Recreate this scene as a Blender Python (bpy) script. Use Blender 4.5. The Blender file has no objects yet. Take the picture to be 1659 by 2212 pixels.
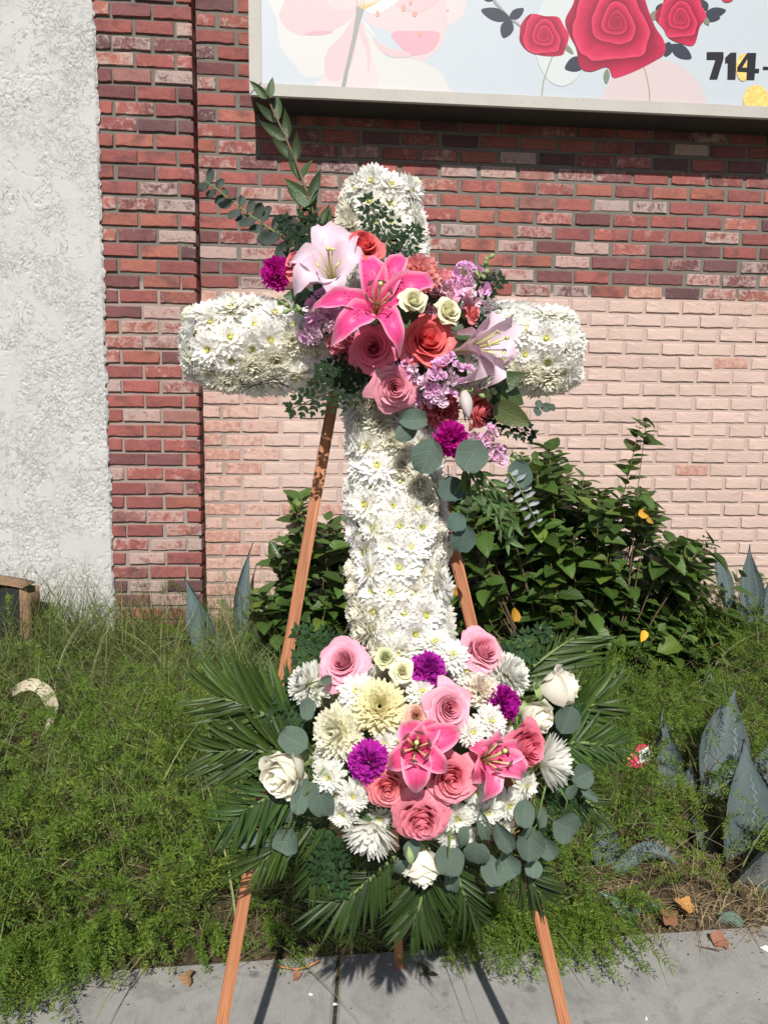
import bpy, math, random
import numpy as np
from mathutils import Matrix, Vector
from math import sin, cos, tan, pi, radians, sqrt, atan2

rng = np.random.default_rng(7)
random.seed(7)
scene = bpy.context.scene
col = scene.collection

# ------------------------------------------------------------------ camera, sky, sun, exposure
FPX = 1663.0                      # focal length in pixels of a 1659 x 2212 picture
CAM_H, PITCH, ROLL, YAW = 1.3, radians(7.4), radians(.65), radians(4.8)
cam_data = bpy.data.cameras.new('camera')
cam = bpy.data.objects.new('camera', cam_data)
col.objects.link(cam)
CR = Matrix.Rotation(-YAW, 3, 'Z') @ Matrix.Rotation(pi / 2 - PITCH, 3, 'X') @ Matrix.Rotation(ROLL, 3, 'Z')
cam.matrix_world = Matrix.Translation((0, 0, CAM_H)) @ CR.to_4x4()
cam_data.sensor_fit = 'VERTICAL'
cam_data.sensor_height = 32.0
cam_data.lens = 32.0 * FPX / 2212.0
cam_data.clip_start = 0.05
cam_data.clip_end = 400
scene.camera = cam

SUN_EL, SUN_AZ = radians(43), radians(2.2)      # behind the camera, a touch from the left
world = bpy.data.worlds.new('World')
scene.world = world
world.use_nodes = True
wt = world.node_tree
sky = wt.nodes.new('ShaderNodeTexSky')
sky.sky_type = 'NISHITA'
sky.sun_disc = False
sky.sun_elevation = SUN_EL
sky.sun_rotation = pi + SUN_AZ
bgn = wt.nodes['Background']
wt.links.new(sky.outputs[0], bgn.inputs[0])
bgn.inputs[1].default_value = 0.06
sun_data = bpy.data.lights.new('sun', 'SUN')
sun_data.energy = 4.8
sun_data.angle = radians(.53)
sun_data.color = (1.0, .955, .89)
sun = bpy.data.objects.new('sun', sun_data)
col.objects.link(sun)
SUN_DIR = Vector((tan(SUN_AZ), 1, -tan(SUN_EL))).normalized()
sun.rotation_euler = SUN_DIR.to_track_quat('-Z', 'Y').to_euler()
sun.location = (-.3, -4, 6)
scene.view_settings.view_transform = 'Standard'
scene.view_settings.look = 'None'
scene.view_settings.exposure = 0.33
scene.view_settings.gamma = 1.0
scene.render.engine = 'CYCLES'
scene.cycles.max_bounces = 7
scene.cycles.diffuse_bounces = 6
scene.cycles.glossy_bounces = 2
scene.cycles.transparent_max_bounces = 8

# ------------------------------------------------------------------ picture -> place
CRn = np.array(CR)
CPOS = np.array([0, 0, CAM_H])
def ray(u, v):
    return CRn @ np.array([(u - 829.5) / FPX, -(v - 1106) / FPX, -1.0])
def at(u, v, Y):
    d = ray(u, v); return CPOS + d * (Y / d[1])
def atz(u, v, Z):
    d = ray(u, v); return CPOS + d * ((Z - CAM_H) / d[2])
def px(p):
    q = CRn.T @ (np.asarray(p, float) - CPOS)
    return 829.5 + FPX * q[0] / -q[2], 1106 - FPX * q[1] / -q[2]

# ------------------------------------------------------------------ object helpers
WM = {}
def tag(o, label=None, cat=None, group=None, kind=None):
    if label: o['label'] = label
    if cat: o['category'] = cat
    if group: o['group'] = group
    if kind: o['kind'] = kind
    return o
def thing(name, loc, label, cat, group=None):
    o = bpy.data.objects.new(name, None)
    o.empty_display_size = .05
    col.objects.link(o)
    M = Matrix.Translation(Vector(loc))
    o.matrix_basis = M
    WM[o.name] = M
    return tag(o, label, cat, group)
def put(name, mesh, parent=None, M=None, color=None):
    o = bpy.data.objects.new(name, mesh)
    col.objects.link(o)
    M = Matrix.Identity(4) if M is None else M
    if parent is not None:
        o.parent = parent
        o.matrix_basis = WM[parent.name].inverted() @ M
    else:
        o.matrix_basis = M
    WM[o.name] = M
    if color is not None:
        o.color = tuple(color) if len(color) == 4 else tuple(color) + (1.0,)
    return o

class Geo:
    """collects vertices, faces, uv (per vertex), one random number per vertex and a material index per face"""
    def __init__(s):
        s.V = []; s.Q = []; s.T = []; s.U = []; s.R = []; s.MQ = []; s.MT = []; s.n = 0
    def add(s, V, F, UV=None, rnd=0.0, mat=0, M=None):
        V = np.asarray(V, float).reshape(-1, 3)
        if M is not None:
            A = np.array(M)
            V = V @ A[:3, :3].T + A[:3, 3]
        k = len(V)
        s.V.append(V)
        s.U.append(np.zeros((k, 2)) if UV is None else np.asarray(UV, float))
        s.R.append(np.full(k, rnd) if np.isscalar(rnd) else np.asarray(rnd, float))
        F = np.asarray(F, int)
        if F.size:
            if F.shape[1] == 4:
                s.Q.append(F + s.n); s.MQ.append(np.full(len(F), mat))
            else:
                s.T.append(F + s.n); s.MT.append(np.full(len(F), mat))
        s.n += k
        return s
    def box(s, lo, hi, mat=0, M=None, rnd=0.0):
        x0, y0, z0 = lo; x1, y1, z1 = hi
        V = [(x0,y0,z0),(x1,y0,z0),(x1,y1,z0),(x0,y1,z0),(x0,y0,z1),(x1,y0,z1),(x1,y1,z1),(x0,y1,z1)]
        F = [(0,3,2,1),(4,5,6,7),(0,1,5,4),(1,2,6,5),(2,3,7,6),(3,0,4,7)]
        return s.add(V, F, None, rnd, mat, M)
    def tube(s, P, r, n=6, mat=0, rnd=0.0, cap=True):
        P = np.asarray(P, float); m = len(P)
        r = np.full(m, r) if np.isscalar(r) else np.asarray(r, float)
        T = np.gradient(P, axis=0); T /= np.linalg.norm(T, axis=1)[:, None] + 1e-12
        ref = np.array([0.31, .22, .93]) if abs(T[0] @ np.array([.31, .22, .93])) < .9 else np.array([1., 0, 0])
        V = []; U = []
        for i in range(m):
            a = np.cross(T[i], ref); a /= np.linalg.norm(a); b = np.cross(T[i], a)
            for k in range(n):
                t = 2 * pi * k / n
                V.append(P[i] + r[i] * (cos(t) * a + sin(t) * b)); U.append((k / n, i / (m - 1)))
        F = [(i*n+k, i*n+(k+1) % n, (i+1)*n+(k+1) % n, (i+1)*n+k) for i in range(m-1) for k in range(n)]
        s.add(V, F, U, rnd, mat)
        if cap:
            b = s.n
            V2 = [P[0], P[-1]]
            s.add(V2, np.zeros((0, 3), int), [(0, 0), (0, 1)], rnd, mat)
            f0 = b - m*n
            tri = [(f0+(k+1) % n, f0+k, b) for k in range(n)] + [(f0+(m-1)*n+k, f0+(m-1)*n+(k+1) % n, b+1) for k in range(n)]
            s.T.append(np.array(tri)); s.MT.append(np.full(len(tri), mat))
        return s
    def mesh(s, name, mats, smooth=True):
        me = bpy.data.meshes.new(name)
        V = np.concatenate(s.V).astype(np.float32)
        Q = np.concatenate(s.Q) if s.Q else np.zeros((0, 4), int)
        T = np.concatenate(s.T) if s.T else np.zeros((0, 3), int)
        me.vertices.add(len(V)); me.vertices.foreach_set('co', V.ravel())
        li = np.concatenate([Q.ravel(), T.ravel()]).astype(np.int32)
        me.loops.add(len(li)); me.loops.foreach_set('vertex_index', li)
        nq, nt = len(Q), len(T)
        st = np.concatenate([np.arange(nq) * 4, nq * 4 + np.arange(nt) * 3]).astype(np.int32)
        me.polygons.add(nq + nt)
        me.polygons.foreach_set('loop_start', st)
        mi = np.concatenate((s.MQ if s.MQ else [np.zeros(0, int)]) + (s.MT if s.MT else [np.zeros(0, int)])).astype(np.int32)
        me.polygons.foreach_set('material_index', mi)
        me.polygons.foreach_set('use_smooth', np.full(nq + nt, smooth))
        uv = me.uv_layers.new(name='UVMap')
        U = np.concatenate(s.U).astype(np.float32)
        uv.data.foreach_set('uv', U[li].ravel())
        at_ = me.attributes.new('rnd', 'FLOAT', 'POINT')
        at_.data.foreach_set('value', np.concatenate(s.R).astype(np.float32))
        me.update(calc_edges=True)
        me.validate()
        for m in (mats if isinstance(mats, (list, tuple)) else [mats]):
            me.materials.append(m)
        return me

def frame(pos, zdir, spin=0.0, scale=1.0, up=(0, 0, 1)):
    """4x4 with local +Z along zdir, local +Y roughly along up, spun about Z"""
    z = Vector(zdir).normalized()
    y = Vector(up) - z * z.dot(Vector(up))
    if y.length < 1e-4: y = Vector((0, 1, 0)) - z * z.y
    y.normalize(); x = y.cross(z)
    R = Matrix((x, y, z)).transposed().to_4x4()
    sc = scale if hasattr(scale, '__len__') else (scale,) * 3
    return Matrix.Translation(Vector(pos)) @ R @ Matrix.Rotation(spin, 4, 'Z') @ Matrix.Diagonal((*sc, 1))

def sm(t, a, b):
    t = np.clip((np.asarray(t, float) - a) / (b - a), 0, 1); return t * t * (3 - 2 * t)

# width profiles along a leaf or petal, t in 0..1
PROF = {
 'spoon':  lambda t: (.35 + .65 * sm(t, 0, .6)) * np.sqrt(np.clip(1 - np.clip((t - .72) / .29, 0, 1) ** 2, .012, 1)),
 'lance':  lambda t: np.clip(np.sin(np.pi * np.clip(t, 0, 1) ** .75), .02, 1) ** .9,
 'ovate':  lambda t: np.clip(np.sin(np.pi * np.clip(t * .985 + .01, 0, 1) ** .62), .02, 1) ** .8,
 'round':  lambda t: np.sqrt(np.clip(1 - (2 * t - 1) ** 2, .003, 1)) * (1.05 - .12 * t),
 'lily':   lambda t: np.maximum(.26 * (1 - t) ** .5, np.clip(np.sin(np.pi * np.clip(t * .985 + .01, 0, 1) ** .88), .02, 1) ** .9),
 'blade':  lambda t: np.clip(1 - t ** 2.2, .03, 1),
 'palm':   lambda t: (.35 + .65 * sm(t, 0, .25)) * np.clip(1 - np.clip((t - .45) / .56, 0, 1) ** 1.6, .04, 1),
 'fan':    lambda t: .12 + .88 * sm(t, .15, .95),
 'agave':  lambda t: (.62 + .38 * sm(t, 0, .42)) * np.clip(1 - sm(t, .42, 1.02) ** 1.15, .012, 1),
}
def petal(L, W, prof='spoon', a0=0.0, bend=0.0, bp=1.3, cup=.3, nu=2, nv=4, ruffle=0.0, rk=3.0, ph=0.0, jag=0.0, y0=0.0, fold=0.0, twist=0.0):
    """a grid along +Y, face up; a0 lift at the base, bend = extra lift angle gained to the tip"""
    t = np.linspace(0, 1, nv + 1); s = np.linspace(-1, 1, nu + 1)
    ang = a0 + bend * t ** bp
    am = (ang[1:] + ang[:-1]) / 2
    y = np.concatenate([[0], np.cumsum(np.cos(am)) * L / nv]) + y0
    z = np.concatenate([[0], np.cumsum(np.sin(am)) * L / nv])
    w = W * .5 * PROF[prof](t)
    S, Tt = np.meshgrid(s, t)
    ny, nz = -np.sin(ang)[:, None], np.cos(ang)[:, None]
    h = cup * w[:, None] * (S ** 2) + fold * w[:, None] * np.abs(S)
    if ruffle: h = h + ruffle * W * np.sin(rk * pi * S + ph + 2.1 * Tt) * Tt ** 1.5 * np.abs(S) ** .5
    X = S * w[:, None]
    Y = y[:, None] + h * ny
    Z = z[:, None] + h * nz
    if jag:
        j = np.zeros((nv + 1, nu + 1)); j[-1] = jag * L * (np.arange(nu + 1) % 2) - jag * L * .5 + jag * L * .6 * np.sin(np.arange(nu + 1) * 2.3 + ph)
        Y = Y + j * np.cos(ang)[:, None]; Z = Z + j * np.sin(ang)[:, None]
    if twist:
        c, sn = np.cos(twist * Tt), np.sin(twist * Tt); zz = Z - z[:, None]
        X, Z = X * c - zz * sn, z[:, None] + X * sn + zz * c
    V = np.stack([X, Y, Z], -1).reshape(-1, 3)
    i = np.arange(nv)[:, None] * (nu + 1) + np.arange(nu)[None]
    F = np.stack([i, i + 1, i + nu + 2, i + nu + 1], -1).reshape(-1, 4)
    UV = np.stack([(S + 1) / 2, Tt], -1).reshape(-1, 2)
    return V, F, UV
def rotz(a): return Matrix.Rotation(a, 4, 'Z')

def ribbon(P, W, side, cup=0.0, prof='blade', nu=2, thick=0.0):
    """leaf along a polyline P; side = rough direction of its width; returns V, F, UV"""
    P = np.asarray(P, float); m = len(P)
    t = np.linspace(0, 1, m)
    T = np.gradient(P, axis=0); T /= np.linalg.norm(T, axis=1)[:, None] + 1e-12
    side = np.asarray(side, float); side = np.broadcast_to(side, P.shape)
    S = side - T * np.sum(side * T, 1)[:, None]; S = S / (np.linalg.norm(S, axis=1)[:, None] + 1e-12)
    N = np.cross(S, T)
    w = W * .5 * PROF[prof](t)
    s = np.linspace(-1, 1, nu + 1)
    V = P[:, None] + S[:, None] * (w[:, None] * s)[..., None] + N[:, None] * (cup * w[:, None] * (s ** 2)[None])[..., None]
    SS, TT = np.meshgrid(s, t)
    UV = np.stack([(SS + 1) / 2, TT], -1).reshape(-1, 2)
    i = np.arange(m - 1)[:, None] * (nu + 1) + np.arange(nu)[None]
    F = np.stack([i, i + 1, i + nu + 2, i + nu + 1], -1).reshape(-1, 4)
    V1 = V.reshape(-1, 3)
    if thick:
        prof_t = (1 - np.abs(s)) ** .6
        V2 = (V - N[:, None] * (thick * prof_t[None] * (1.02 - t)[:, None])[..., None]).reshape(-1, 3)
        k = len(V1)
        V1 = np.concatenate([V1, V2]); UV = np.concatenate([UV, UV])
        F = np.concatenate([F, (F + k)[:, ::-1]])
    return V1, F, UV
def arc(B, T_, lift, m=8, ex=1.0):
    """curved line from B to T_ bulging by the vector lift"""
    t = np.linspace(0, 1, m)[:, None]
    return np.asarray(B)[None] * (1 - t) + np.asarray(T_)[None] * t + np.asarray(lift)[None] * 4 * t ** ex * (1 - t)

def vnoise(shape, cells, seed):
    """smooth value noise on a grid"""
    r = np.random.default_rng(seed)
    g = r.random((cells[0] + 2, cells[1] + 2))
    y = np.linspace(0, cells[0], shape[0], endpoint=False); x = np.linspace(0, cells[1], shape[1], endpoint=False)
    yi, xi = y.astype(int), x.astype(int); fy, fx = y - yi, x - xi
    fy = (fy * fy * (3 - 2 * fy))[:, None]; fx = (fx * fx * (3 - 2 * fx))[None]
    a = g[np.ix_(yi, xi)]; b = g[np.ix_(yi, xi + 1)]; c = g[np.ix_(yi + 1, xi)]; d = g[np.ix_(yi + 1, xi + 1)]
    return (a * (1 - fx) + b * fx) * (1 - fy) + (c * (1 - fx) + d * fx) * fy
# ------------------------------------------------------------------ materials
class NT:
    def __init__(s, name):
        s.m = bpy.data.materials.new(name); s.m.use_nodes = True
        s.t = s.m.node_tree; s.b = s.t.nodes['Principled BSDF']; s.out = s.t.nodes['Material Output']
    def n(s, typ, ins=None, **props):
        nd = s.t.nodes.new('ShaderNode' + typ)
        for k, v in props.items(): setattr(nd, k, v)
        for k, v in (ins or {}).items(): s.set(nd.inputs[k], v)
        return nd
    def set(s, sock, v):
        if isinstance(v, bpy.types.NodeSocket): s.t.links.new(v, sock)
        elif isinstance(v, bpy.types.Node): s.t.links.new(v.outputs[0], sock)
        else:
            if hasattr(v, '__len__') and len(v) == 3 and len(sock.default_value) == 4: v = (*v, 1)
            sock.default_value = v
    def bs(s, **k):
        for a, v in k.items(): s.set(s.b.inputs[a.replace('_', ' ')], v)
    def math(s, op, a, b=0.0, c=0.0, clamp=False):
        nd = s.n('Math', {0: a, 1: b, 2: c}, operation=op); nd.use_clamp = clamp; return nd.outputs[0]
    def mix(s, f, a, b, bt='MIX'):
        nd = s.n('Mix', data_type='RGBA', blend_type=bt)
        s.set(nd.inputs[0], f); s.set(nd.inputs[6], a); s.set(nd.inputs[7], b); return nd.outputs[2]
    def ramp(s, f, stops, interp='LINEAR'):
        nd = s.n('ValToRGB', {0: f}); r = nd.color_ramp; r.interpolation = interp
        while len(r.elements) < len(stops): r.elements.new(.5)
        for e, (p, c) in zip(r.elements, stops):
            e.position = p; e.color = (c, c, c, 1) if not hasattr(c, '__len__') else (*c, 1)
        return nd.outputs[0]
    def mapr(s, f, a, b, c=0.0, d=1.0):
        return s.n('MapRange', {0: f, 1: a, 2: b, 3: c, 4: d}).outputs[0]
    def noise(s, vec, scale, detail=3.0, rough=.55, dist=0.0, out=0):
        return s.n('TexNoise', {'Vector': vec, 'Scale': scale, 'Detail': detail, 'Roughness': rough, 'Distortion': dist}).outputs[out]
    def obj(s): return s.n('TexCoord').outputs['Object']
    def uv(s):
        nd = s.n('SeparateXYZ', {0: s.n('TexCoord').outputs['UV']}); return nd.outputs[0], nd.outputs[1]
    def bump(s, h, strength=.5, dist=.01, normal=None):
        nd = s.n('Bump', {'Height': h, 'Strength': strength, 'Distance': dist})
        if normal is not None: s.set(nd.inputs['Normal'], normal)
        return nd.outputs[0]
    def scale(s, colr, f):
        return s.n('VectorMath', {0: colr, 'Scale': f}, operation='SCALE').outputs[0]
    def leafy(s, colr, transl, normal=None):
        """thin sheet: front shader mixed with light coming through"""
        tr = s.n('BsdfTranslucent', {'Color': colr})
        if normal is not None: s.set(tr.inputs['Normal'], normal)
        mx = s.n('MixShader', {0: transl, 1: s.b.outputs[0], 2: tr.outputs[0]})
        s.t.links.new(mx.outputs[0], s.out.inputs[0])

def petal_mat(name, base, base_to=.22, edge=None, edge_amt=.5, transl=.25, rough=.55, vein=.08, var=.10, spec=.25):
    k = NT(name)
    oi = k.n('ObjectInfo'); c = oi.outputs['Color']
    u, t = k.uv()
    rn = k.n('Attribute', attribute_name='rnd').outputs['Fac']
    vv = k.n('CombineXYZ', {0: k.math('MULTIPLY', u, 26.0), 1: k.math('MULTIPLY', t, 2.2), 2: k.math('ADD', k.math('MULTIPLY', rn, 31.0), k.math('MULTIPLY', oi.outputs['Random'], 17.0))})
    ve = k.noise(vv, 1.0, 2.0)
    f = k.math('ADD', k.math('MULTIPLY', k.math('SUBTRACT', ve, .5), vein * 2), k.math('MULTIPLY', k.math('SUBTRACT', rn, .5), var * 2))
    f = k.math('ADD', f, 1.0)
    c2 = k.mix(k.mapr(t, base_to, 0.0), c, base)
    if edge is not None:
        ed = k.math('ABSOLUTE', k.math('SUBTRACT', u, .5))
        e = k.math('MAXIMUM', k.mapr(ed, .33, .5), k.mapr(t, .8, 1.0))
        c2 = k.mix(k.math('MULTIPLY', e, edge_amt), c2, edge)
    c2 = k.scale(c2, f)
    nb = k.bump(ve, .25, .002)
    k.bs(Base_Color=c2, Roughness=rough, Specular_IOR_Level=spec, Normal=nb)
    k.leafy(c2, transl)
    return k.m

def leaf_mat(name, under=None, transl=.22, rough=.4, spec=.5, var=.25, rib=.35, veins=7.0, bumpy=.3, blotch=None, hue2=None):
    k = NT(name)
    oi = k.n('ObjectInfo'); c = oi.outputs['Color']
    u, t = k.uv()
    rn = k.n('Attribute', attribute_name='rnd').outputs['Fac']
    rr = k.math('FRACT', k.math('ADD', rn, oi.outputs['Random']))
    ed = k.math('ABSOLUTE', k.math('SUBTRACT', u, .5))
    ribf = k.mapr(ed, .035, .0)
    vn = k.math('SINE', k.math('MULTIPLY', k.math('SUBTRACT', t, k.math('MULTIPLY', ed, .5)), veins * 6.283))
    vf = k.mapr(vn, .86, 1.0)
    n1 = k.noise(k.obj(), 30.0, 3.0)
    f = k.math('ADD', 1.0 - var, k.math('MULTIPLY', rr, var * 2))
    f = k.math('MULTIPLY', f, k.math('ADD', .8, k.math('MULTIPLY', n1, .4)))
    c2 = k.scale(c, f)
    if hue2 is not None: c2 = k.mix(k.mapr(rr, .72, 1.0, 0, .7), c2, hue2)
    c2 = k.mix(k.math('MULTIPLY', k.math('MAXIMUM', ribf, k.math('MULTIPLY', vf, .4)), rib), c2, k.scale(c2, 2.2))
    if blotch is not None: c2 = k.mix(k.mapr(k.noise(k.obj(), 14.0, 4.0), .6, .72), c2, blotch)
    h = k.math('ADD', k.math('MULTIPLY', vf, -.6), k.math('ADD', k.math('MULTIPLY', ribf, -1.0), n1))
    nb = k.bump(h, bumpy, .004)
    k.bs(Base_Color=c2, Roughness=k.math('ADD', rough, k.math('MULTIPLY', n1, .15)), Specular_IOR_Level=spec, Normal=nb)
    k.leafy(k.scale(c2, 1.5), transl)
    return k.m

def plain(name, c, rough=.6, var=.12, sc=40.0, spec=.3, bump_=0.0, transl=0.0, metal=0.0):
    k = NT(name)
    n1 = k.noise(k.obj(), sc, 4.0)
    c2 = k.mix(n1, tuple(x * (1 - var) for x in c), tuple(min(1, x * (1 + var)) for x in c))
    k.bs(Base_Color=c2, Roughness=rough, Specular_IOR_Level=spec, Metallic=metal)
    if bump_: k.bs(Normal=k.bump(n1, bump_, .003))
    if transl: k.leafy(c2, transl)
    return k.m

def brick_mat(name, joined):
    k = NT(name)
    if joined:
        a = k.n('Attribute', attribute_name='bcol'); c, wash = a.outputs['Color'], a.outputs['Alpha']
        rv = k.n('Attribute', attribute_name='rnd').outputs['Fac']; vec = k.n('TexCoord').outputs['Object']
    else:
        oi = k.n('ObjectInfo'); c, wash = oi.outputs['Color'], oi.outputs['Alpha']
        rv = oi.outputs['Random']; vec = k.n('TexCoord').outputs['Object']
    off = k.n('CombineXYZ', {0: k.math('MULTIPLY', rv, 37.0), 1: k.math('MULTIPLY', rv, 91.0), 2: k.math('MULTIPLY', rv, 13.0)})
    p = k.n('VectorMath', {0: vec, 1: off}, operation='ADD').outputs[0]
    n1 = k.noise(p, 9.0, 4.0, .6); n2 = k.noise(p, 75.0, 5.0, .7); n3 = k.noise(p, 24.0, 5.0, .72, .6)
    f = k.math('ADD', .48, k.math('ADD', k.math('MULTIPLY', n3, .5), k.math('MULTIPLY', n2, .5)))
    c2 = k.scale(c, f)
    c2 = k.mix(k.mapr(n1, .50, .70, 0, .70), c2, (.085, .046, .052))          # kiln-burnt shading, own to each brick
    th = k.math('SUBTRACT', .93, k.math('MULTIPLY', wash, .62))
    wsum = k.math('ADD', k.math('MULTIPLY', n3, .72), k.math('MULTIPLY', n2, .36))
    if not joined:
        xyz = k.n('SeparateXYZ', {0: vec})
        ed = k.math('MAXIMUM', k.mapr(k.math('ABSOLUTE', xyz.outputs[0]), .062, .088), k.mapr(k.math('ABSOLUTE', xyz.outputs[2]), .016, .027))
        wsum = k.math('ADD', wsum, k.math('MULTIPLY', k.math('MULTIPLY', ed, wash), .13))
    wf = k.mapr(k.math('SUBTRACT', wsum, th), -.06, .09)
    c2 = k.mix(k.math('MULTIPLY', wf, .72), c2, (.42, .335, .305))
    pits = k.mapr(k.noise(p, 130.0, 2.0), .33, .24)
    c2 = k.mix(k.math('MULTIPLY', pits, .6), c2, (.07, .04, .035))
    k.bs(Base_Color=c2, Roughness=.9, Specular_IOR_Level=.2, Normal=k.bump(k.math('ADD', k.math('SUBTRACT', n2, k.math('MULTIPLY', pits, .8)), n3), .55, .004))
    return k.m

def paint_brick_mat(name, joined):
    """masonry paint brushed over the bricks"""
    k = NT(name)
    if joined:
        a = k.n('Attribute', attribute_name='bcol'); c, wash = a.outputs['Color'], a.outputs['Alpha']
        rv = k.n('Attribute', attribute_name='rnd').outputs['Fac']
    else:
        oi = k.n('ObjectInfo'); c, wash = oi.outputs['Color'], oi.outputs['Alpha']; rv = oi.outputs['Random']
    off = k.n('CombineXYZ', {0: k.math('MULTIPLY', rv, 37.0), 1: k.math('MULTIPLY', rv, 91.0), 2: k.math('MULTIPLY', rv, 13.0)})
    p = k.n('VectorMath', {0: k.obj(), 1: off}, operation='ADD').outputs[0]
    n1 = k.noise(p, 12.0, 4.0, .6); n2 = k.noise(p, 95.0, 4.0, .7); n3 = k.noise(p, 40.0, 3.0, .6)
    c2 = k.scale(c, k.math('ADD', .86, k.math('ADD', k.math('MULTIPLY', n1, .16), k.math('MULTIPLY', n2, .12))))
    gpos = k.n('NewGeometry').outputs['Position']
    n7 = k.noise(gpos, 2.6, 5.0, .65, .6)
    c2 = k.mix(k.math('MULTIPLY', k.mapr(n7, .50, .70), .30), c2, (.34, .235, .19))
    c2 = k.mix(k.math('MULTIPLY', k.mapr(n7, .46, .32), .25), c2, (.56, .44, .39))
    thin = k.mapr(k.math('ADD', n3, k.math('MULTIPLY', wash, .5)), .70, .86)
    c2 = k.mix(k.math('MULTIPLY', thin, .75), c2, (.36, .17, .13))
    pits = k.mapr(n2, .36, .28)
    c2 = k.mix(k.math('MULTIPLY', pits, .45), c2, (.22, .14, .11))
    k.bs(Base_Color=c2, Roughness=.8, Specular_IOR_Level=.25, Normal=k.bump(k.math('ADD', n2, n3), .4, .0035))
    return k.m

MT = {}
MT['mum'] = petal_mat('mum_petal', (.92, .89, .52), .44, None, transl=.48, vein=.03, var=.04, rough=.6, spec=.1)
MT['mum_center'] = plain('mum_center', (.50, .50, .13), .7, .25, 300)
MT['rose'] = petal_mat('rose_petal', (.85, .74, .5), .16, None, transl=.32, vein=.09, var=.12, rough=.45, spec=.3)
MT['carnation'] = petal_mat('carnation_petal', (.6, .5, .45), .10, None, transl=.42, vein=.14, var=.22)
MT['stock'] = petal_mat('stock_petal', (.75, .72, .62), .3, None, transl=.25, vein=.10, var=.10)
MT['lily_pale'] = petal_mat('lily_pale_petal', (.66, .70, .42), .30, (.80, .62, .72), .6, transl=.30, vein=.12, var=.06, rough=.4, spec=.35)
def lily_pink_mat():
    k = NT('lily_pink_petal')
    oi = k.n('ObjectInfo'); c = oi.outputs['Color']
    u, t = k.uv()
    ed = k.math('ABSOLUTE', k.math('SUBTRACT', u, .5))
    vv = k.n('CombineXYZ', {0: k.math('MULTIPLY', u, 22.0), 1: k.math('MULTIPLY', t, 2.5), 2: k.math('MULTIPLY', oi.outputs['Random'], 9.0)})
    ve = k.noise(vv, 1.0, 2.0)
    edge = k.math('MAXIMUM', k.mapr(k.math('ADD', ed, k.math('MULTIPLY', ve, .08)), .36, .58), k.mapr(k.math('ADD', t, k.math('MULTIPLY', ed, .25)), .84, 1.08))
    c2 = k.mix(k.math('MULTIPLY', k.mapr(ed, .1, .0), .45), c, (.62, .03, .16))
    c2 = k.mix(k.math('MULTIPLY', edge, .72), c2, (.86, .62, .74))
    c2 = k.mix(k.math('MULTIPLY', k.mapr(t, .16, .04), .9), c2, (.55, .62, .22))
    c2 = k.scale(c2, k.math('ADD', .76, k.math('MULTIPLY', ve, .48)))
    sv = k.n('CombineXYZ', {0: k.math('MULTIPLY', u, 9.0), 1: k.math('MULTIPLY', t, 20.0), 2: k.math('MULTIPLY', oi.outputs['Random'], 5.0)})
    vo = k.n('TexVoronoi', {'Vector': sv.outputs[0], 'Scale': 1.0})
    sp = k.math('MULTIPLY', k.mapr(vo.outputs['Distance'], .34, .22), k.math('MULTIPLY', k.mapr(t, .66, .5), k.math('MULTIPLY', k.mapr(t, .08, .16), k.mapr(ed, .38, .26))))
    c2 = k.mix(k.math('MULTIPLY', sp, .9), c2, (.20, .006, .05))
    k.bs(Base_Color=c2, Roughness=.42, Specular_IOR_Level=.35, Normal=k.bump(k.math('ADD', ve, sp), .3, .002))
    k.leafy(c2, .22)
    return k.m
MT['lily_pink'] = lily_pink_mat()
MT['stamen'] = plain('stamen_green', (.50, .52, .20), .5, .15, 200)
MT['anther'] = plain('anther_brown', (.10, .045, .03), .8, .3, 400)
MT['bud'] = plain('green_bud', (.22, .30, .12), .6, .25, 200)
MT['stem'] = plain('green_stem', (.13, .19, .06), .6, .25, 100)
MT['twig'] = plain('brown_twig', (.13, .085, .05), .8, .3, 100)
MT['foam'] = plain('floral_foam', (.86, .86, .78), .9, .25, 60, bump_=.5)
MT['wet_foam'] = plain('green_foam', (.05, .10, .04), .9, .3, 60, bump_=.5)
MT['leaf'] = leaf_mat('glossy_leaf', transl=.22, rough=.30, spec=.55, var=.28)
MT['euc'] = leaf_mat('eucalyptus_leaf', transl=.12, rough=.62, spec=.25, var=.20, rib=.30, veins=4.0, bumpy=.35)
MT['palm'] = leaf_mat('palm_leaflet', transl=.16, rough=.36, spec=.30, var=.30, rib=.25, veins=0.0, bumpy=.1)
MT['fern'] = leaf_mat('fern_leaf', transl=.14, rough=.6, spec=.15, var=.25, rib=.15, veins=0.0, bumpy=.2)
MT['shrub'] = leaf_mat('shrub_leaf', transl=.26, rough=.30, spec=.5, var=.40, rib=.35, veins=6.0, bumpy=.5)
MT['deadleaf'] = leaf_mat('dead_leaf', transl=.2, rough=.8, spec=.15, var=.3, rib=.3, veins=5.0, bumpy=.8)
MT['grass'] = leaf_mat('grass_blade', transl=.3, rough=.5, spec=.3, var=.45, rib=.2, veins=0.0, bumpy=.1, hue2=(.30, .25, .11))
MT['needle'] = leaf_mat('asparagus_needle', transl=.3, rough=.5, spec=.3, var=.4, rib=.1, veins=0.0, bumpy=0.0, hue2=(.18, .20, .030))
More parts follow.
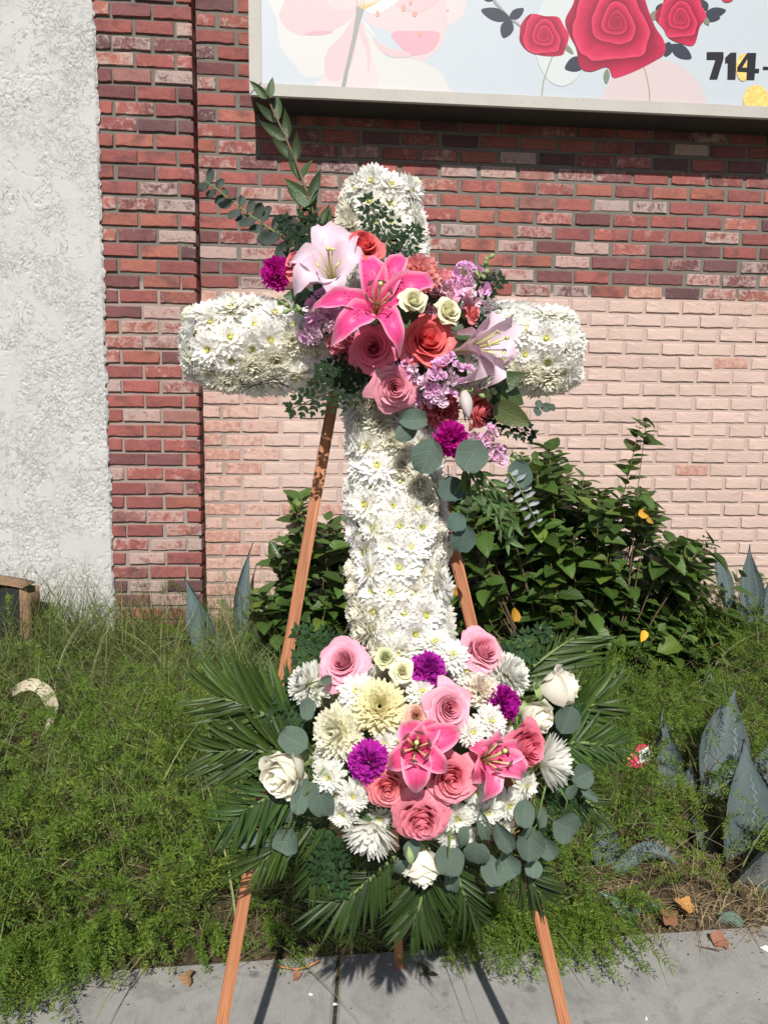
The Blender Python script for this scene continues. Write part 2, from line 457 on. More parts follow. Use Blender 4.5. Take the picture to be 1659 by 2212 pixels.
def agave_mat():
    k = NT('agave_leaf')
    oi = k.n('ObjectInfo'); c = oi.outputs['Color']; u, t = k.uv()
    vv = k.n('CombineXYZ', {0: k.math('MULTIPLY', u, 7.0), 1: k.math('MULTIPLY', t, 3.0), 2: k.math('MULTIPLY', oi.outputs['Random'], 9.0)})
    n1 = k.noise(vv, 1.0, 4.0, .6, .8); n2 = k.noise(k.obj(), 160.0, 3.0)
    tooth = k.math('ADD', k.math('ABSOLUTE', k.math('SUBTRACT', u, .5)), k.math('MULTIPLY', k.math('SINE', k.math('MULTIPLY', t, 95.0)), .02))
    im = k.math('MULTIPLY', k.mapr(k.math('ABSOLUTE', k.math('SUBTRACT', tooth, .27)), .03, .0), k.mapr(t, .85, .6))   # the print of the neighbouring leaf's teeth
    c2 = k.scale(c, k.math('ADD', .70, k.math('ADD', k.math('MULTIPLY', n1, .45), k.math('MULTIPLY', n2, .16))))
    c2 = k.mix(k.math('MULTIPLY', im, .35), c2, (.34, .41, .40))
    c2 = k.mix(k.mapr(t, .955, .985), c2, (.05, .04, .045))
    c2 = k.mix(k.math('MULTIPLY', k.mapr(n1, .68, .76), .6), c2, (.30, .24, .15))
    c2 = k.mix(k.math('MULTIPLY', k.mapr(k.noise(k.obj(), 38.0, 4.0, .7), .60, .70), .25), c2, (.16, .135, .10))
    k.bs(Base_Color=c2, Roughness=.62, Specular_IOR_Level=.2, Normal=k.bump(k.math('ADD', k.math('ADD', n1, im), k.math('MULTIPLY', n2, .3)), .4, .006))
    return k.m
MT['agave'] = agave_mat()
MT['agave_tooth'] = plain('agave_tooth', (.10, .08, .07), .6, .2, 100)
MT['brick'] = brick_mat('fired_brick', False)
MT['brick_j'] = brick_mat('fired_brick_far', True)
MT['pbrick'] = paint_brick_mat('painted_brick', False)
MT['pbrick_j'] = paint_brick_mat('painted_brick_far', True)
# ------------------------------------------------------------------ the setting: ground, sidewalk, walls
WALL_Y = 3.90
PIL_Y = WALL_Y - .105            # front of the pilaster
def wall_surface_mats():
    k = NT('mortar')
    p = k.n('NewGeometry').outputs['Position']
    z = k.n('SeparateXYZ', {0: p}).outputs[2]; x = k.n('SeparateXYZ', {0: p}).outputs[0]
    n1 = k.noise(p, 16.0, 4.0); n2 = k.noise(p, 220.0, 4.0, .7)
    grey = k.mix(n1, (.125, .115, .10), (.195, .178, .155))
    paint = k.mix(n1, (.41, .31, .27), (.48, .37, .325))
    # the paint line: masonry paint was rolled up to about this course
    f = k.mapr(k.math('ADD', z, k.math('MULTIPLY', n1, .04)), PAINT_Z + .015, PAINT_Z - .005)
    c = k.mix(k.math('MULTIPLY', f, k.mapr(x, -.52, -.30, .45, 1.0)), grey, paint)
    c = k.scale(c, k.math('ADD', .75, k.math('MULTIPLY', n2, .5)))
    k.bs(Base_Color=c, Roughness=.95, Specular_IOR_Level=.1, Normal=k.bump(n2, .8, .004))
    return k.m
PAINT_Z = float(at(1400, 634, WALL_Y)[2])
MT['mortar'] = wall_surface_mats()

def stucco_mat():
    k = NT('stucco')
    p = k.n('NewGeometry').outputs['Position']
    n1 = k.noise(p, 5.0, 4.0); n2 = k.noise(p, 170.0, 5.0, .7); n3 = k.noise(p, 26.0, 6.0, .72, 1.2)
    msk = k.mapr(k.noise(p, 4.2, 3.0), .42, .60, .12, 1.0)
    pl = k.math('MULTIPLY', k.mapr(n3, .47, .52), msk)
    n6 = k.noise(p, 11.0, 5.0, .62, .8)
    crack = k.math('MULTIPLY', k.mapr(k.math('ABSOLUTE', k.math('SUBTRACT', n6, .5)), .007, .001), k.mapr(n1, .42, .58))
    z = k.n('SeparateXYZ', {0: p}).outputs[2]
    c = k.mix(n1, (.425, .422, .412), (.485, .482, .47))
    c = k.mix(k.math('MULTIPLY', k.mapr(n3, .60, .72), .25), c, (.45, .41, .35))
    c = k.mix(k.math('MULTIPLY', crack, .35), c, (.20, .19, .175))
    dirt = k.math('MULTIPLY', k.mapr(k.math('ADD', z, k.math('MULTIPLY', n1, .5)), .75, .25), .38)
    c = k.mix(dirt, c, (.42, .37, .28))
    k.bs(Base_Color=c, Roughness=.9, Specular_IOR_Level=.2, Normal=k.bump(k.math('ADD', k.math('MULTIPLY', n2, .22), k.math('SUBTRACT', k.math('MULTIPLY', pl, .8), k.math('MULTIPLY', crack, 1.6))), .75, .0034))
    return k.m
MT['stucco'] = stucco_mat()

def concrete_mat():
    k = NT('concrete')
    p = k.n('NewGeometry').outputs['Position']
    st = k.n('VectorMath', {0: p, 1: (70.0, 6.0, 1.0)}, operation='MULTIPLY').outputs[0]
    n1 = k.noise(p, 3.2, 5.0, .6); n2 = k.noise(p, 260.0, 4.0, .7); n3 = k.noise(st, 2.2, 4.0, .7); n4 = k.noise(p, 24.0, 4.0, .7)
    c = k.mix(n1, (.215, .21, .198), (.355, .347, .328))
    c = k.scale(c, k.math('ADD', .74, k.math('ADD', k.math('MULTIPLY', n2, .30), k.math('MULTIPLY', n3, .22))))
    c = k.mix(k.math('MULTIPLY', k.mapr(n4, .58, .68), .45), c, (.13, .125, .115))
    n5 = k.noise(p, 7.0, 5.0, .7, .8)
    c = k.mix(k.math('MULTIPLY', k.mapr(n5, .47, .64), .5), c, (.145, .14, .13))
    gum = k.mapr(k.n('TexVoronoi', {'Vector': p, 'Scale': 9.0}).outputs['Distance'], .13, .08)
    c = k.mix(k.math('MULTIPLY', gum, .6), c, (.10, .10, .10))
    pits = k.mapr(k.noise(p, 420.0, 2.0), .33, .26)
    c = k.mix(k.math('MULTIPLY', pits, .5), c, (.09, .085, .08))
    k.bs(Base_Color=c, Roughness=.88, Specular_IOR_Level=.25, Normal=k.bump(k.math('ADD', k.math('ADD', n2, k.math('MULTIPLY', n3, 1.6)), k.math('MULTIPLY', pits, -1.0)), .5, .003))
    return k.m
MT['concrete'] = concrete_mat()
def soil_mat():
    k = NT('soil')
    p = k.n('NewGeometry').outputs['Position']
    n1 = k.noise(p, 9.0, 5.0, .65); n2 = k.noise(p, 90.0, 5.0, .75); n3 = k.noise(p, 30.0, 4.0, .7, 1.0)
    c = k.mix(n1, (.045, .036, .024), (.12, .088, .055))
    c = k.mix(k.math('MULTIPLY', k.mapr(n3, .55, .66), .7), c, (.22, .165, .10))
    c = k.scale(c, k.math('ADD', .6, k.math('MULTIPLY', n2, .8)))
    k.bs(Base_Color=c, Roughness=.95, Specular_IOR_Level=.1, Normal=k.bump(k.math('ADD', n2, n3), 1.0, .012))
    return k.m
MT['soil'] = soil_mat()

def edge_y(x): return 1.712 + .03 * (np.asarray(x) - .1)          # back edge of the sidewalk
def gz(x, y):
    """height of the planting bed"""
    x = np.asarray(x, float); y = np.asarray(y, float)
    d = y - edge_y(x)
    return np.where(d < 0, -.03, -.005 + .09 * sm(d, 0, .35) + .045 * np.clip(d - .2, 0, 3) + .035 * np.sin(x * 3.1 + 1) * sm(d, .2, 1) + .02 * np.sin(y * 5 + x * 2.2) * sm(d, .1, .8))
# far ground sheet
g = Geo(); g.add([(-150, -150, -.16), (150, -150, -.16), (150, 150, -.16), (-150, 150, -.16)], [(0, 1, 2, 3)])
tag(put('ground', g.mesh('ground', MT['soil'], False)), kind='structure')
# planting bed
nx, ny = 150, 80
X, Y = np.meshgrid(np.linspace(-2.6, 4.2, nx), np.linspace(1.55, WALL_Y + .05, ny))
Z = gz(X, Y) + (vnoise((ny, nx), (40, 75), 3) - .5) * .03 * (Y > edge_y(X) + .03)
i = np.arange(ny - 1)[:, None] * nx + np.arange(nx - 1)[None]
F = np.stack([i, i + 1, i + nx + 1, i + nx], -1).reshape(-1, 4)
g = Geo(); g.add(np.stack([X, Y, Z], -1), F)
tag(put('planting_bed', g.mesh('planting_bed', MT['soil'])), kind='structure')
# sidewalk slabs with a tooled joint between them
jx = float(atz(727, 2120, 0)[0]); ja = atz(733, 2050, 0); jb = atz(722, 2212, 0)
jdx = (ja[0] - jb[0]) / (ja[1] - jb[1])
walk = thing('sidewalk', (jx, .2, 0), None, None); tag(walk, kind='structure')
def jline(x, y): return x + jdx * (y - ja[1])
for x0, x1 in ((-2.9, jb[0] - 1.22), (jb[0] - 1.22, ja[0]), (ja[0], ja[0] + 1.22), (ja[0] + 1.22, ja[0] + 2.44), (ja[0] + 2.44, 4.4)):
    g = Geo(); gap = .0045; bev = .006
    yn, yf = -4.0, 0.0
    rows = []
    P = []
    for (ya, inset, z) in ((yn, 0, 0), (None, 0, 0)): pass
    c = []
    for dx0, z in ((gap, -.14), (gap, -bev), (gap + bev, 0.0)):
        f0, f1 = edge_y(x0) - (dx0 - gap), edge_y(x1) - (dx0 - gap)
        c.append([(jline(x0, yn) + dx0, yn + dx0, z), (jline(x1, yn) - dx0, yn + dx0, z), (jline(x1, f1) - dx0, f1, z), (jline(x0, f0) + dx0, f0, z)])
    V = [p for r in c for p in r]
    F = [(8, 9, 10, 11)] + [(4*l + k, 4*l + (k+1) % 4, 4*(l+1) + (k+1) % 4, 4*(l+1) + k) for l in (0, 1) for k in range(4)]
    g.add(V, F)
    put('slab', g.mesh('slab', MT['concrete'], False), walk)
g = Geo(); g.add([(-2.9, -4, -.045), (4.4, -4, -.045), (4.4, 1.6, -.045), (-2.9, 1.6, -.045)], [(0, 1, 2, 3)])
put('joint_bed', g.mesh('joint_bed', MT['soil'], False), walk)

# ---- brick walls
COURSE, BL, BH, MJ = .0695, .1765, .0535, .0175
def brick_mesh(L, depth, seed):
    """about 44 triangles: rough-edged face, chamfered arris, sides running back into the mortar"""
    r = np.random.default_rng(seed)
    n = 6 if L > .13 else 4
    xs = np.linspace(-.5, .5, n) * L
    per = [(x, -BH / 2) for x in xs] + [(L / 2, 0)] + [(x, BH / 2) for x in xs[::-1]] + [(-L / 2, 0)]
    per = np.array(per); m = len(per)
    j = r.normal(0, .0011, per.shape); per = per + j
    inn = per * np.array([1 - .006 / L, 1 - .006 / BH]) + r.normal(0, .0008, per.shape)
    V = [(p[0], .0022 + abs(r.normal(0, .001)), p[1]) for p in per] + [(p[0], r.normal(0, .0006), p[1]) for p in inn] + [(p[0], depth, p[1]) for p in per]
    F = [(m + k, m + (k + 1) % m, (k + 1) % m, k) for k in range(m)] + [(k, (k + 1) % m, 2*m + (k + 1) % m, 2*m + k) for k in range(m)]
    V.append((0, -.0005, 0))
    c = len(V) - 1
    T = [(m + (k + 1) % m, m + k, c) for k in range(m)]
    # face outwards (towards -Y)
    g = Geo(); g.add(V, [f[::-1] for f in F])
    g.T.append(np.array([t[::-1] for t in T])); g.MT.append(np.zeros(len(T), int))
    return g
_bm = {}
def brick_data(kind, depth, mat):
    key = (kind, depth, mat)
    if key not in _bm:
        L = {'full': BL, 'half': .083}[kind] if isinstance(kind, str) else kind
        _bm[key] = [brick_mesh(L, depth, hash((str(key), i)) % 9999 if False else int(L * 10000) + i * 7).mesh('brick', MT[mat], False) for i in range(6)]
    return random.choice(_bm[key])
REDS = [((.275, .092, .080), .34), ((.31, .115, .088), .16), ((.23, .080, .074), .20), ((.165, .070, .070), .16), ((.12, .062, .066), .10), ((.26, .125, .11), .04)]
def red_color():
    w = [p for _, p in REDS]; c = np.array(random.choices([c for c, _ in REDS], w)[0])
    c = c * random.uniform(.86, 1.14)
    wash = random.choices([random.uniform(.05, .3), random.uniform(.3, .5), random.uniform(.5, .82)], [.46, .26, .28])[0]
    return (*c, wash)
def paint_color(x, z):
    c = np.array((.50, .375, .325)) * random.uniform(.93, 1.05)
    nearline = sm(PAINT_Z - z, .09, .02)
    corner = float(sm(x, -.12, -.45))
    thin = max(nearline * random.choice((0, .1, .5, .95)), corner * random.uniform(.4, 1.0), .8 if random.random() < .03 else 0)
    c = c * (1 - thin * .55) + np.array((.42, .19, .145)) * thin * .55
    return (*c, .12 + .55 * thin)

# pilaster
p0 = at(202, 0, PIL_Y); pr_ = at(413, 0, PIL_Y)
PX0, PX1 = float(p0[0]), float(pr_[0])
CX = float(at(432, 0, WALL_Y)[0]); CX = PX1                # inner corner
WTOP = 4.1
pil = thing('brick_pilaster', ((PX0 + PX1) / 2, PIL_Y, 0), 'red brick pilaster with whitewashed bricks between the white stucco and the wall', 'pilaster')
g = Geo(); g.box((PX0 - .02, PIL_Y + .010, -.1), (PX1 - .0125, WALL_Y + .12, WTOP))
put('mortar_core', g.mesh('mortar_core', MT['mortar'], False), pil)
ncourse = int(WTOP / COURSE)
zoff = float(at(300, 22, PIL_Y)[2]) % COURSE
PW = PX1 - PX0; WMJ, WBL = MJ, BL; MJ, BL = .0135, .1685
half = PW - 2 * (BL + MJ) + .002
for r in range(ncourse):
    z = zoff + (r - 1) * COURSE
    if z < -.05: continue
    segs = [half, BL, BL] if r % 2 else [BL, BL, half]
    x = PX1
    for L in segs[::-1]:
        L2 = L if L != half else half
        corner = abs(x - PX1) < 1e-6
        dl = random.uniform(-.004, .004) if not corner else 0
        o = put('brick', brick_data(BL if L == BL else round(half, 4), .105 if corner else .03, 'brick'), pil,
                Matrix.Translation((x - L2 / 2 + dl, PIL_Y + random.uniform(-.0025, .0025), z + random.uniform(-.002, .002))) @ Matrix.Rotation(random.uniform(-.008, .008), 4, 'Y'), red_color())
        x -= L2 + MJ
# main wall
MJ, BL = WMJ, WBL
bw = thing('brick_wall', (1.2, WALL_Y, 0), 'red brick wall whose lower half is painted pale pink, behind the flower cross', 'wall')
WX1 = 3.6
g = Geo(); g.box((CX - .01, WALL_Y + .0068, -.1), (WX1, WALL_Y + .2, WTOP))
put('mortar_core', g.mesh('mortar_core', MT['mortar'], False), bw)
SGN_Y = WALL_Y - .225
sb = at(539, 206, SGN_Y)                                   # front lower left corner of the sign
SX0, SZ0 = float(sb[0]), float(sb[2])
bricks = []
zoffw = float(at(470, 415, WALL_Y)[2]) % COURSE
for r in range(ncourse + 1):
    z = zoffw + (r - 1) * COURSE
    if z < -.05: continue
    x = CX + .004
    first = random.uniform(.076, .09) if r % 2 else BL
    k = 0
    while x < WX1:
        L = first if k == 0 else BL
        L = L if k else first
        xc = x + L / 2
        k += 1
        x += L + MJ
        if xc > SX0 + .12 and z > SZ0 + .12: continue       # nothing of these shows: the sign box covers them
        bricks.append((xc, z, 'full' if L == BL else 'half', z < PAINT_Z and not (z > PAINT_Z - COURSE and random.random() < .30) or (PAINT_Z <= z < PAINT_Z + COURSE and random.random() < .07)))
def brick_score(b):
    u, v = px((b[0], WALL_Y, b[1]))
    s = 1.0
    if not (-20 < u < 1690 and -30 < v < 2212): s = .05
    if v > 1280: s *= .4
    if 730 < u < 960 and v > 380: s *= .1
    if 420 < u < 1240 and 650 < v < 850: s *= .1
    if u > 980 and v > 1080 and u < 1500: s *= .15
    if v < 335 and u > 560: s *= .55
    if v < -60: s *= .02
    return s * (1 if b[2] == 'full' else .6)
bricks.sort(key=lambda b: -brick_score(b))
rest_red, rest_paint = Geo(), Geo(); rc, pc = [], []
for q, (xc, z, kind, painted) in enumerate(bricks):
    c = paint_color(xc, z) if painted else red_color()
    M = Matrix.Translation((xc + random.uniform(-.003, .003), WALL_Y + random.uniform(-.0025, .0025), z + random.uniform(-.002, .002))) @ Matrix.Rotation(random.uniform(-.007, .007), 4, 'Y')
    if q < 300:
        put('brick', brick_data(kind, .03, 'pbrick' if painted else 'brick'), bw, M, c)
    else:
        src = brick_mesh(BL if kind == 'full' else .083, .03, 100 + q % 17)
        G, cl = (rest_paint, pc) if painted else (rest_red, rc)
        base = G.n
        V = np.concatenate(src.V); A = np.array(M); V = V @ A[:3, :3].T + A[:3, 3]
        G.V.append(V); G.U.append(np.zeros((len(V), 2))); rv = random.random(); G.R.append(np.full(len(V), rv))
        for Q_ in src.Q: G.Q.append(Q_ + base); G.MQ.append(np.zeros(len(Q_), int))
        for T_ in src.T: G.T.append(T_ + base); G.MT.append(np.zeros(len(T_), int))
        G.n += len(V); cl.append(np.tile(np.array(c), (len(V), 1)))
for nm, G, cl, mt in (('red_bricks', rest_red, rc, 'brick_j'), ('painted_bricks', rest_paint, pc, 'pbrick_j')):
    if G.n:
        me = G.mesh(nm, MT[mt], False)
        a = me.attributes.new('bcol', 'FLOAT_COLOR', 'POINT'); a.data.foreach_set('color', np.concatenate(cl).astype(np.float32).ravel())
        tag(put(nm, me, bw), kind='stuff')

# stucco wall: troweled coat with rough pitted patches and a ragged edge over the brick
sx0, sx1 = -2.7, PX0 + .006
xs = np.concatenate([np.linspace(sx0, -1.45, 60, endpoint=False), np.linspace(-1.45, sx1, 160)])
nzv = 1020
zs = np.linspace(-.1, 4.0, nzv)
X, Zg = np.meshgrid(xs, zs)
def samp(cx, cz, seed):
    N = vnoise((1400, 1400), (cz, cx), seed)
    return N[np.clip((Zg + .1) / 4.1 * 1399, 0, 1399).astype(int), np.clip((X - sx0) / (sx1 - sx0) * 1399, 0, 1399).astype(int)]
big = .42 * samp(14, 22, 1) + .33 * samp(50, 90, 2) + .25 * samp(120, 220, 3)
fine = .55 * samp(190, 380, 4) + .45 * samp(340, 700, 5)
plate = sm(big, .40, .46)                       # 1 = smooth trowelled skin, 0 = rough dash coat
rough = (fine - .5)
rid = 1 - np.abs(fine - .5) * 2
dep = -(.0030 * plate + (1 - plate) * (.0034 * sm(fine, .38, .52)) + .0004 * rough)
edge_w = sm(X, sx1 - .010, sx1)
Yg = PIL_Y - .012 + dep + edge_w * .010
X = X + (edge_w * ((samp(10, 210, 8) - .5) * .016 + (samp(10, 60, 9) - .5) * .012))
i = np.arange(nzv - 1)[:, None] * len(xs) + np.arange(len(xs) - 1)[None]
F = np.stack([i, i + 1, i + len(xs) + 1, i + len(xs)], -1).reshape(-1, 4)
g = Geo(); g.add(np.stack([X, Yg, Zg], -1), F)
st_wall = put('stucco_wall', g.mesh('stucco_wall', MT['stucco']))
tag(st_wall, 'rough white stucco wall at the left edge beside the brick pilaster', 'wall')
# ------------------------------------------------------------------ the sign on the wall
import bmesh
from mathutils.geometry import delaunay_2d_cdt
def flat_print(name, mat):
    return mat
def soft(name, c, rough=.45, var=.03):
    k = NT(name); p = k.n('NewGeometry').outputs['Position']
    n1 = k.noise(p, 6.0, 4.0); n2 = k.noise(p, 500.0, 2.0)
    c2 = k.scale(c + (1,) if False else k.mix(n1, tuple(x * (1 - var) for x in c), tuple(min(1, x * (1 + var)) for x in c)), k.math('ADD', .97, k.math('MULTIPLY', n2, .06)))
    k.bs(Base_Color=c2, Roughness=rough, Specular_IOR_Level=.3)
    return k.m
def rose_print_mat():
    k = NT('rose_print')
    u, v = k.uv()
    x = k.math('SUBTRACT', u, .5); y = k.math('SUBTRACT', v, .5)
    uvv = k.n('CombineXYZ', {0: u, 1: v}).outputs[0]
    n0 = k.noise(uvv, 2.6, 2.0); n9 = k.noise(uvv, 9.0, 4.0, .6, .5)
    r = k.math('SQRT', k.math('ADD', k.math('MULTIPLY', x, x), k.math('MULTIPLY', y, y)))
    th = k.math('DIVIDE', k.math('ARCTAN2', y, x), 6.2832)
    lob = k.math('MULTIPLY', k.math('SINE', k.math('MULTIPLY', th, 18.85)), .10)
    r2 = k.math('MULTIPLY', r, k.math('ADD', k.math('ADD', .72, lob), k.math('MULTIPLY', n0, .56)))
    q = k.math('FRACT', k.math('ADD', k.math('MULTIPLY', k.math('LOGARITHM', k.math('MAXIMUM', r2, .012), 2.718), 1.75), th))
    c = k.ramp(q, [(0.0, (.085, .003, .016)), (.10, (.20, .006, .030)), (.45, (.36, .012, .052)), (.80, (.50, .025, .080)), (.95, (.58, .055, .11)), (1.0, (.20, .006, .03))])
    c = k.scale(c, k.math('ADD', .72, k.math('MULTIPLY', n9, .56)))
    c = k.mix(k.mapr(r, .13, .01, 0, .6), c, (.14, .004, .02))
    c = k.mix(.22, c, (.40, .018, .065))
    k.bs(Base_Color=c, Roughness=.45, Specular_IOR_Level=.3)
    return k.m
def frame_mat():
    k = NT('sign_frame_paint'); p = k.n('NewGeometry').outputs['Position']
    n1 = k.noise(p, 7.0, 4.0); n2 = k.noise(p, 55.0, 5.0, .75); n3 = k.noise(p, 240.0, 3.0)
    c = k.mix(n1, (.33, .315, .285), (.44, .425, .395))
    c = k.mix(k.math('MULTIPLY', k.mapr(n2, .60, .68), .7), c, (.22, .19, .16))
    c = k.scale(c, k.math('ADD', .85, k.math('MULTIPLY', n3, .3)))
    k.bs(Base_Color=c, Roughness=.6, Specular_IOR_Level=.35, Normal=k.bump(n2, .3, .002))
    return k.m
def gold_mat():
    k = NT('gold_print'); p = k.n('NewGeometry').outputs['Position']
    n1 = k.noise(p, 70.0, 5.0, .75, 1.5)
    k.bs(Base_Color=k.ramp(n1, [(.3, (.42, .25, .05)), (.5, (.68, .46, .12)), (.7, (.85, .68, .30))]), Roughness=.45)
    return k.m
MT['sframe'] = frame_mat()
MT['sign_white'] = soft('sign_white', (.42, .465, .505))
MT['sign_box'] = plain('sign_box_paint', (.045, .052, .048), .6, .25, 12)
PR = {'pale': (0.506, 0.506, 0.498), 'pink': (0.534, 0.397, 0.419), 'pinkl': (0.534, 0.47, 0.477), 'deep': (0.534, 0.303, 0.354), 'mid': (0.534, 0.433, 0.448), 'white': (0.578, 0.57, 0.549), 'yolk': (0.52, 0.361, 0.159),
      'grey': (0.26, 0.267, 0.267), 'dot': (0.534, 0.289, 0.239), 'beige': (.475, .51, .515), 'blush': (0.498, 0.419, 0.426), 'line': (0.289, 0.26, 0.209), 'navy': (0.03, 0.034, 0.055), 'black': (0.012, 0.012, 0.016), 'olive': (0.16, 0.19, 0.14), 'shade': (0.397, 0.423, 0.426)}
for k_, c_ in PR.items(): MT['pr_' + k_] = soft('print_' + k_, c_)
MT['pr_rose'] = rose_print_mat(); MT['pr_gold'] = gold_mat()

sign = thing('billboard_sign', (SX0 + 1.4, WALL_Y, SZ0), 'white shop sign with red rose print and 714 phone number in a grey frame', 'sign')
SX1, SZ1 = 3.05, SZ0 + 1.15
RW = .055
g = Geo(); g.box((SX0 + .004, SGN_Y + .014, SZ0 + .003), (SX1 - .004, WALL_Y - .004, SZ1 - .003))
put('sign_box', g.mesh('sign_box', MT['sign_box'], False), sign)
FACE_Y = SGN_Y + .009
g = Geo(); g.box((SX0 + RW - .006, FACE_Y, SZ0 + RW - .006), (SX1 - RW + .006, FACE_Y + .004, SZ1 - RW + .006))
face = put('sign_face', g.mesh('sign_face', MT['sign_white'], False), sign)
def rail(pts):
    """mitred length of frame: pts = outer a, outer b, inner b, inner a in (x, z)"""
    g = Geo(); V = [(x, SGN_Y, z) for x, z in pts] + [(x, SGN_Y + .02, z) for x, z in pts]
    g.add(V, [(0, 1, 2, 3), (7, 6, 5, 4), (0, 4, 5, 1), (1, 5, 6, 2), (2, 6, 7, 3), (3, 7, 4, 0)])
    me = g.mesh('frame_rail', MT['sframe'], False)
    bm = bmesh.new(); bm.from_mesh(me); bmesh.ops.recalc_face_normals(bm, faces=bm.faces)
    bmesh.ops.bevel(bm, geom=list(bm.edges), offset=.003, segments=2, affect='EDGES'); bm.to_mesh(me); bm.free()
    put('frame_rail', me, sign)
e = .0012
rail([(SX0 + e, SZ0), (SX1 - e, SZ0), (SX1 - RW - e, SZ0 + RW), (SX0 + RW + e, SZ0 + RW)])
rail([(SX0 + e, SZ1), (SX1 - e, SZ1), (SX1 - RW - e, SZ1 - RW), (SX0 + RW + e, SZ1 - RW)])
rail([(SX0, SZ0 + e), (SX0 + RW, SZ0 + RW + e), (SX0 + RW, SZ1 - RW - e), (SX0, SZ1 - e)])
rail([(SX1, SZ0 + e), (SX1 - RW, SZ0 + RW + e), (SX1 - RW, SZ1 - RW - e), (SX1, SZ1 - e)])

ZMIN = SZ0 + RW - .004
layer = [0]
def smooth_closed(P, sub=6):
    P = np.asarray(P, float); n = len(P); out = []
    for i in range(n):
        a, b, c, d = P[i - 1], P[i], P[(i + 1) % n], P[(i + 2) % n]
        for t in np.linspace(0, 1, sub, endpoint=False):
            out.append(.5 * (2*b + (c - a)*t + (2*a - 5*b + 4*c - d)*t*t + (3*b - a - 3*c + d)*t**3))
    return np.array(out)
def clip_low(Q):
    """cut the outline where the frame starts"""
    out = []
    for i in range(len(Q)):
        a, b = Q[i], Q[(i + 1) % len(Q)]
        if a[1] >= ZMIN: out.append(a)
        if (a[1] >= ZMIN) != (b[1] >= ZMIN):
            t = (ZMIN - a[1]) / (b[1] - a[1]); out.append(a + (b - a) * t)
    return np.array(out)
def print_poly(name, polys, mat, smooth=True, conv=None, parent=None):
    layer[0] += 1
    y = FACE_Y - .00005 * layer[0]
    bm = bmesh.new()
    uvl = bm.loops.layers.uv.new('UVMap')
    W = []
    for P in polys:
        P = np.asarray(P, float)
        if smooth: P = smooth_closed(P)
        Q = np.array([[*(lambda p: (p[0], p[2]))(at(*conv(*q), FACE_Y))] for q in P])
        Q = clip_low(Q)
        Q[:, 1] = np.minimum(Q[:, 1], SZ1 - RW)
        if len(Q) < 3: continue
        W.append(Q)
    allq = np.concatenate(W); lo, hi = allq.min(0), allq.max(0); ce = (lo + hi) / 2; ex = max(hi - lo)
    for Q in W:
        dv, _, df, *_r = delaunay_2d_cdt([Vector((float(q[0]), float(q[1]))) for q in Q], [], [list(range(len(Q)))], 1, 1e-6)
        vs = [bm.verts.new((q[0], y, q[1])) for q in dv]
        for t_ in df:
            f = bm.faces.new([vs[i_] for i_ in t_])
            for l in f.loops: l[uvl].uv = ((l.vert.co.x - ce[0]) / ex + .5, (l.vert.co.z - ce[1]) / ex + .5)
    bm.normal_update()
    for f in bm.faces:
        if f.normal.y > 0: f.normal_flip()
    me = bpy.data.meshes.new(name); bm.to_mesh(me); bm.free(); me.materials.append(mat)
    return put(name, me, parent or face)
cA = lambda x, y: (528.6 + .3407 * x, .3407 * y)
cB = lambda x, y: (1008.5 + .3921 * x, .3921 * y)
PP = lambda n, P, m, s=True, c=cA: print_poly(n, [P] if not isinstance(P[0][0], (tuple, list)) else P, MT['pr_' + m], s, c)
def ell(cx, cy, rx, ry, n=16, rot=0): return [(cx + rx*cos(a)*cos(rot) - ry*sin(a)*sin(rot), cy + rx*cos(a)*sin(rot) + ry*sin(a)*cos(rot)) for a in np.linspace(0, 2*pi, n, endpoint=False)]
def stroke(pts, w):
    P = np.array(pts, float); T = np.gradient(P, axis=0); T /= np.linalg.norm(T, axis=1)[:, None]; N = np.stack([-T[:, 1], T[:, 0]], 1)
    w = np.broadcast_to(np.asarray(w, float), (len(P),))[:, None] / 2
    return [tuple(p) for p in P + N*w] + [tuple(p) for p in (P - N*w)[::-1]]
PP('printed_petal', [(180,-60),(205,120),(210,220),(240,320),(310,400),(370,480),(450,490),(505,470),(520,370),(600,250),(700,100),(700,-60)], 'pale')
PP('printed_petal', [(500,600),(508,480),(600,500),(690,380),(720,130),(800,250),(870,375),(1000,368),(1110,385),(1230,450),(1285,540),(1280,640)], 'pinkl')
PP('printed_petal', [(760,180),(850,290),(900,360),(1000,372),(1110,388),(1230,455),(1284,545),(1278,640),(890,640),(850,470),(800,330)], 'pale')
PP('printed_petal', [(760,90),(830,60),(950,-40),(1330,-60),(1290,60),(1280,180),(1240,290),(1170,360),(1110,385),(1040,350),(980,230),(900,190),(800,160)], 'mid')
PP('printed_petal', [(1292,-40),(1400,-40),(1390,80),(1340,140),(1287,150)], 'pinkl')
PP('printed_petal', [(330,-60),(230,60),(225,120),(280,190),(380,225),(520,205),(620,160),(700,80),(690,-40)], 'pink')
PP('printed_petal', [(520,5),(560,60),(640,62),(700,40),(690,-30),(540,-40)], 'mid')
PP('printed_petal', [(380,222),(450,196),(560,200),(500,222)], 'deep')
PP('printed_petal', [(700,100),(620,220),(520,330),(508,450),(540,508),(600,505),(660,430),(700,330),(715,200)], 'pink')
PP('printed_petal', [(735,140),(720,200),(770,320),(778,440),(790,440),(795,330),(775,230)], 'pink')
PP('printed_petal', [(930,210),(1080,197),(1232,208),(1190,318),(1060,352),(1000,310)], 'deep')
PP('printed_petal', [(810,240),(900,300),(1030,330),(1050,355),(960,365),(870,330)], 'pink')
PP('printed_petal', [(960,30),(1060,78),(1130,70),(1230,-10),(1000,-40)], 'pink')
PP('printed_petal', [(748,130),(775,180),(830,245),(800,190),(770,150)], 'white')
PP('printed_petal', [(760,60),(830,90),(920,50),(990,-30),(800,-40)], 'white')
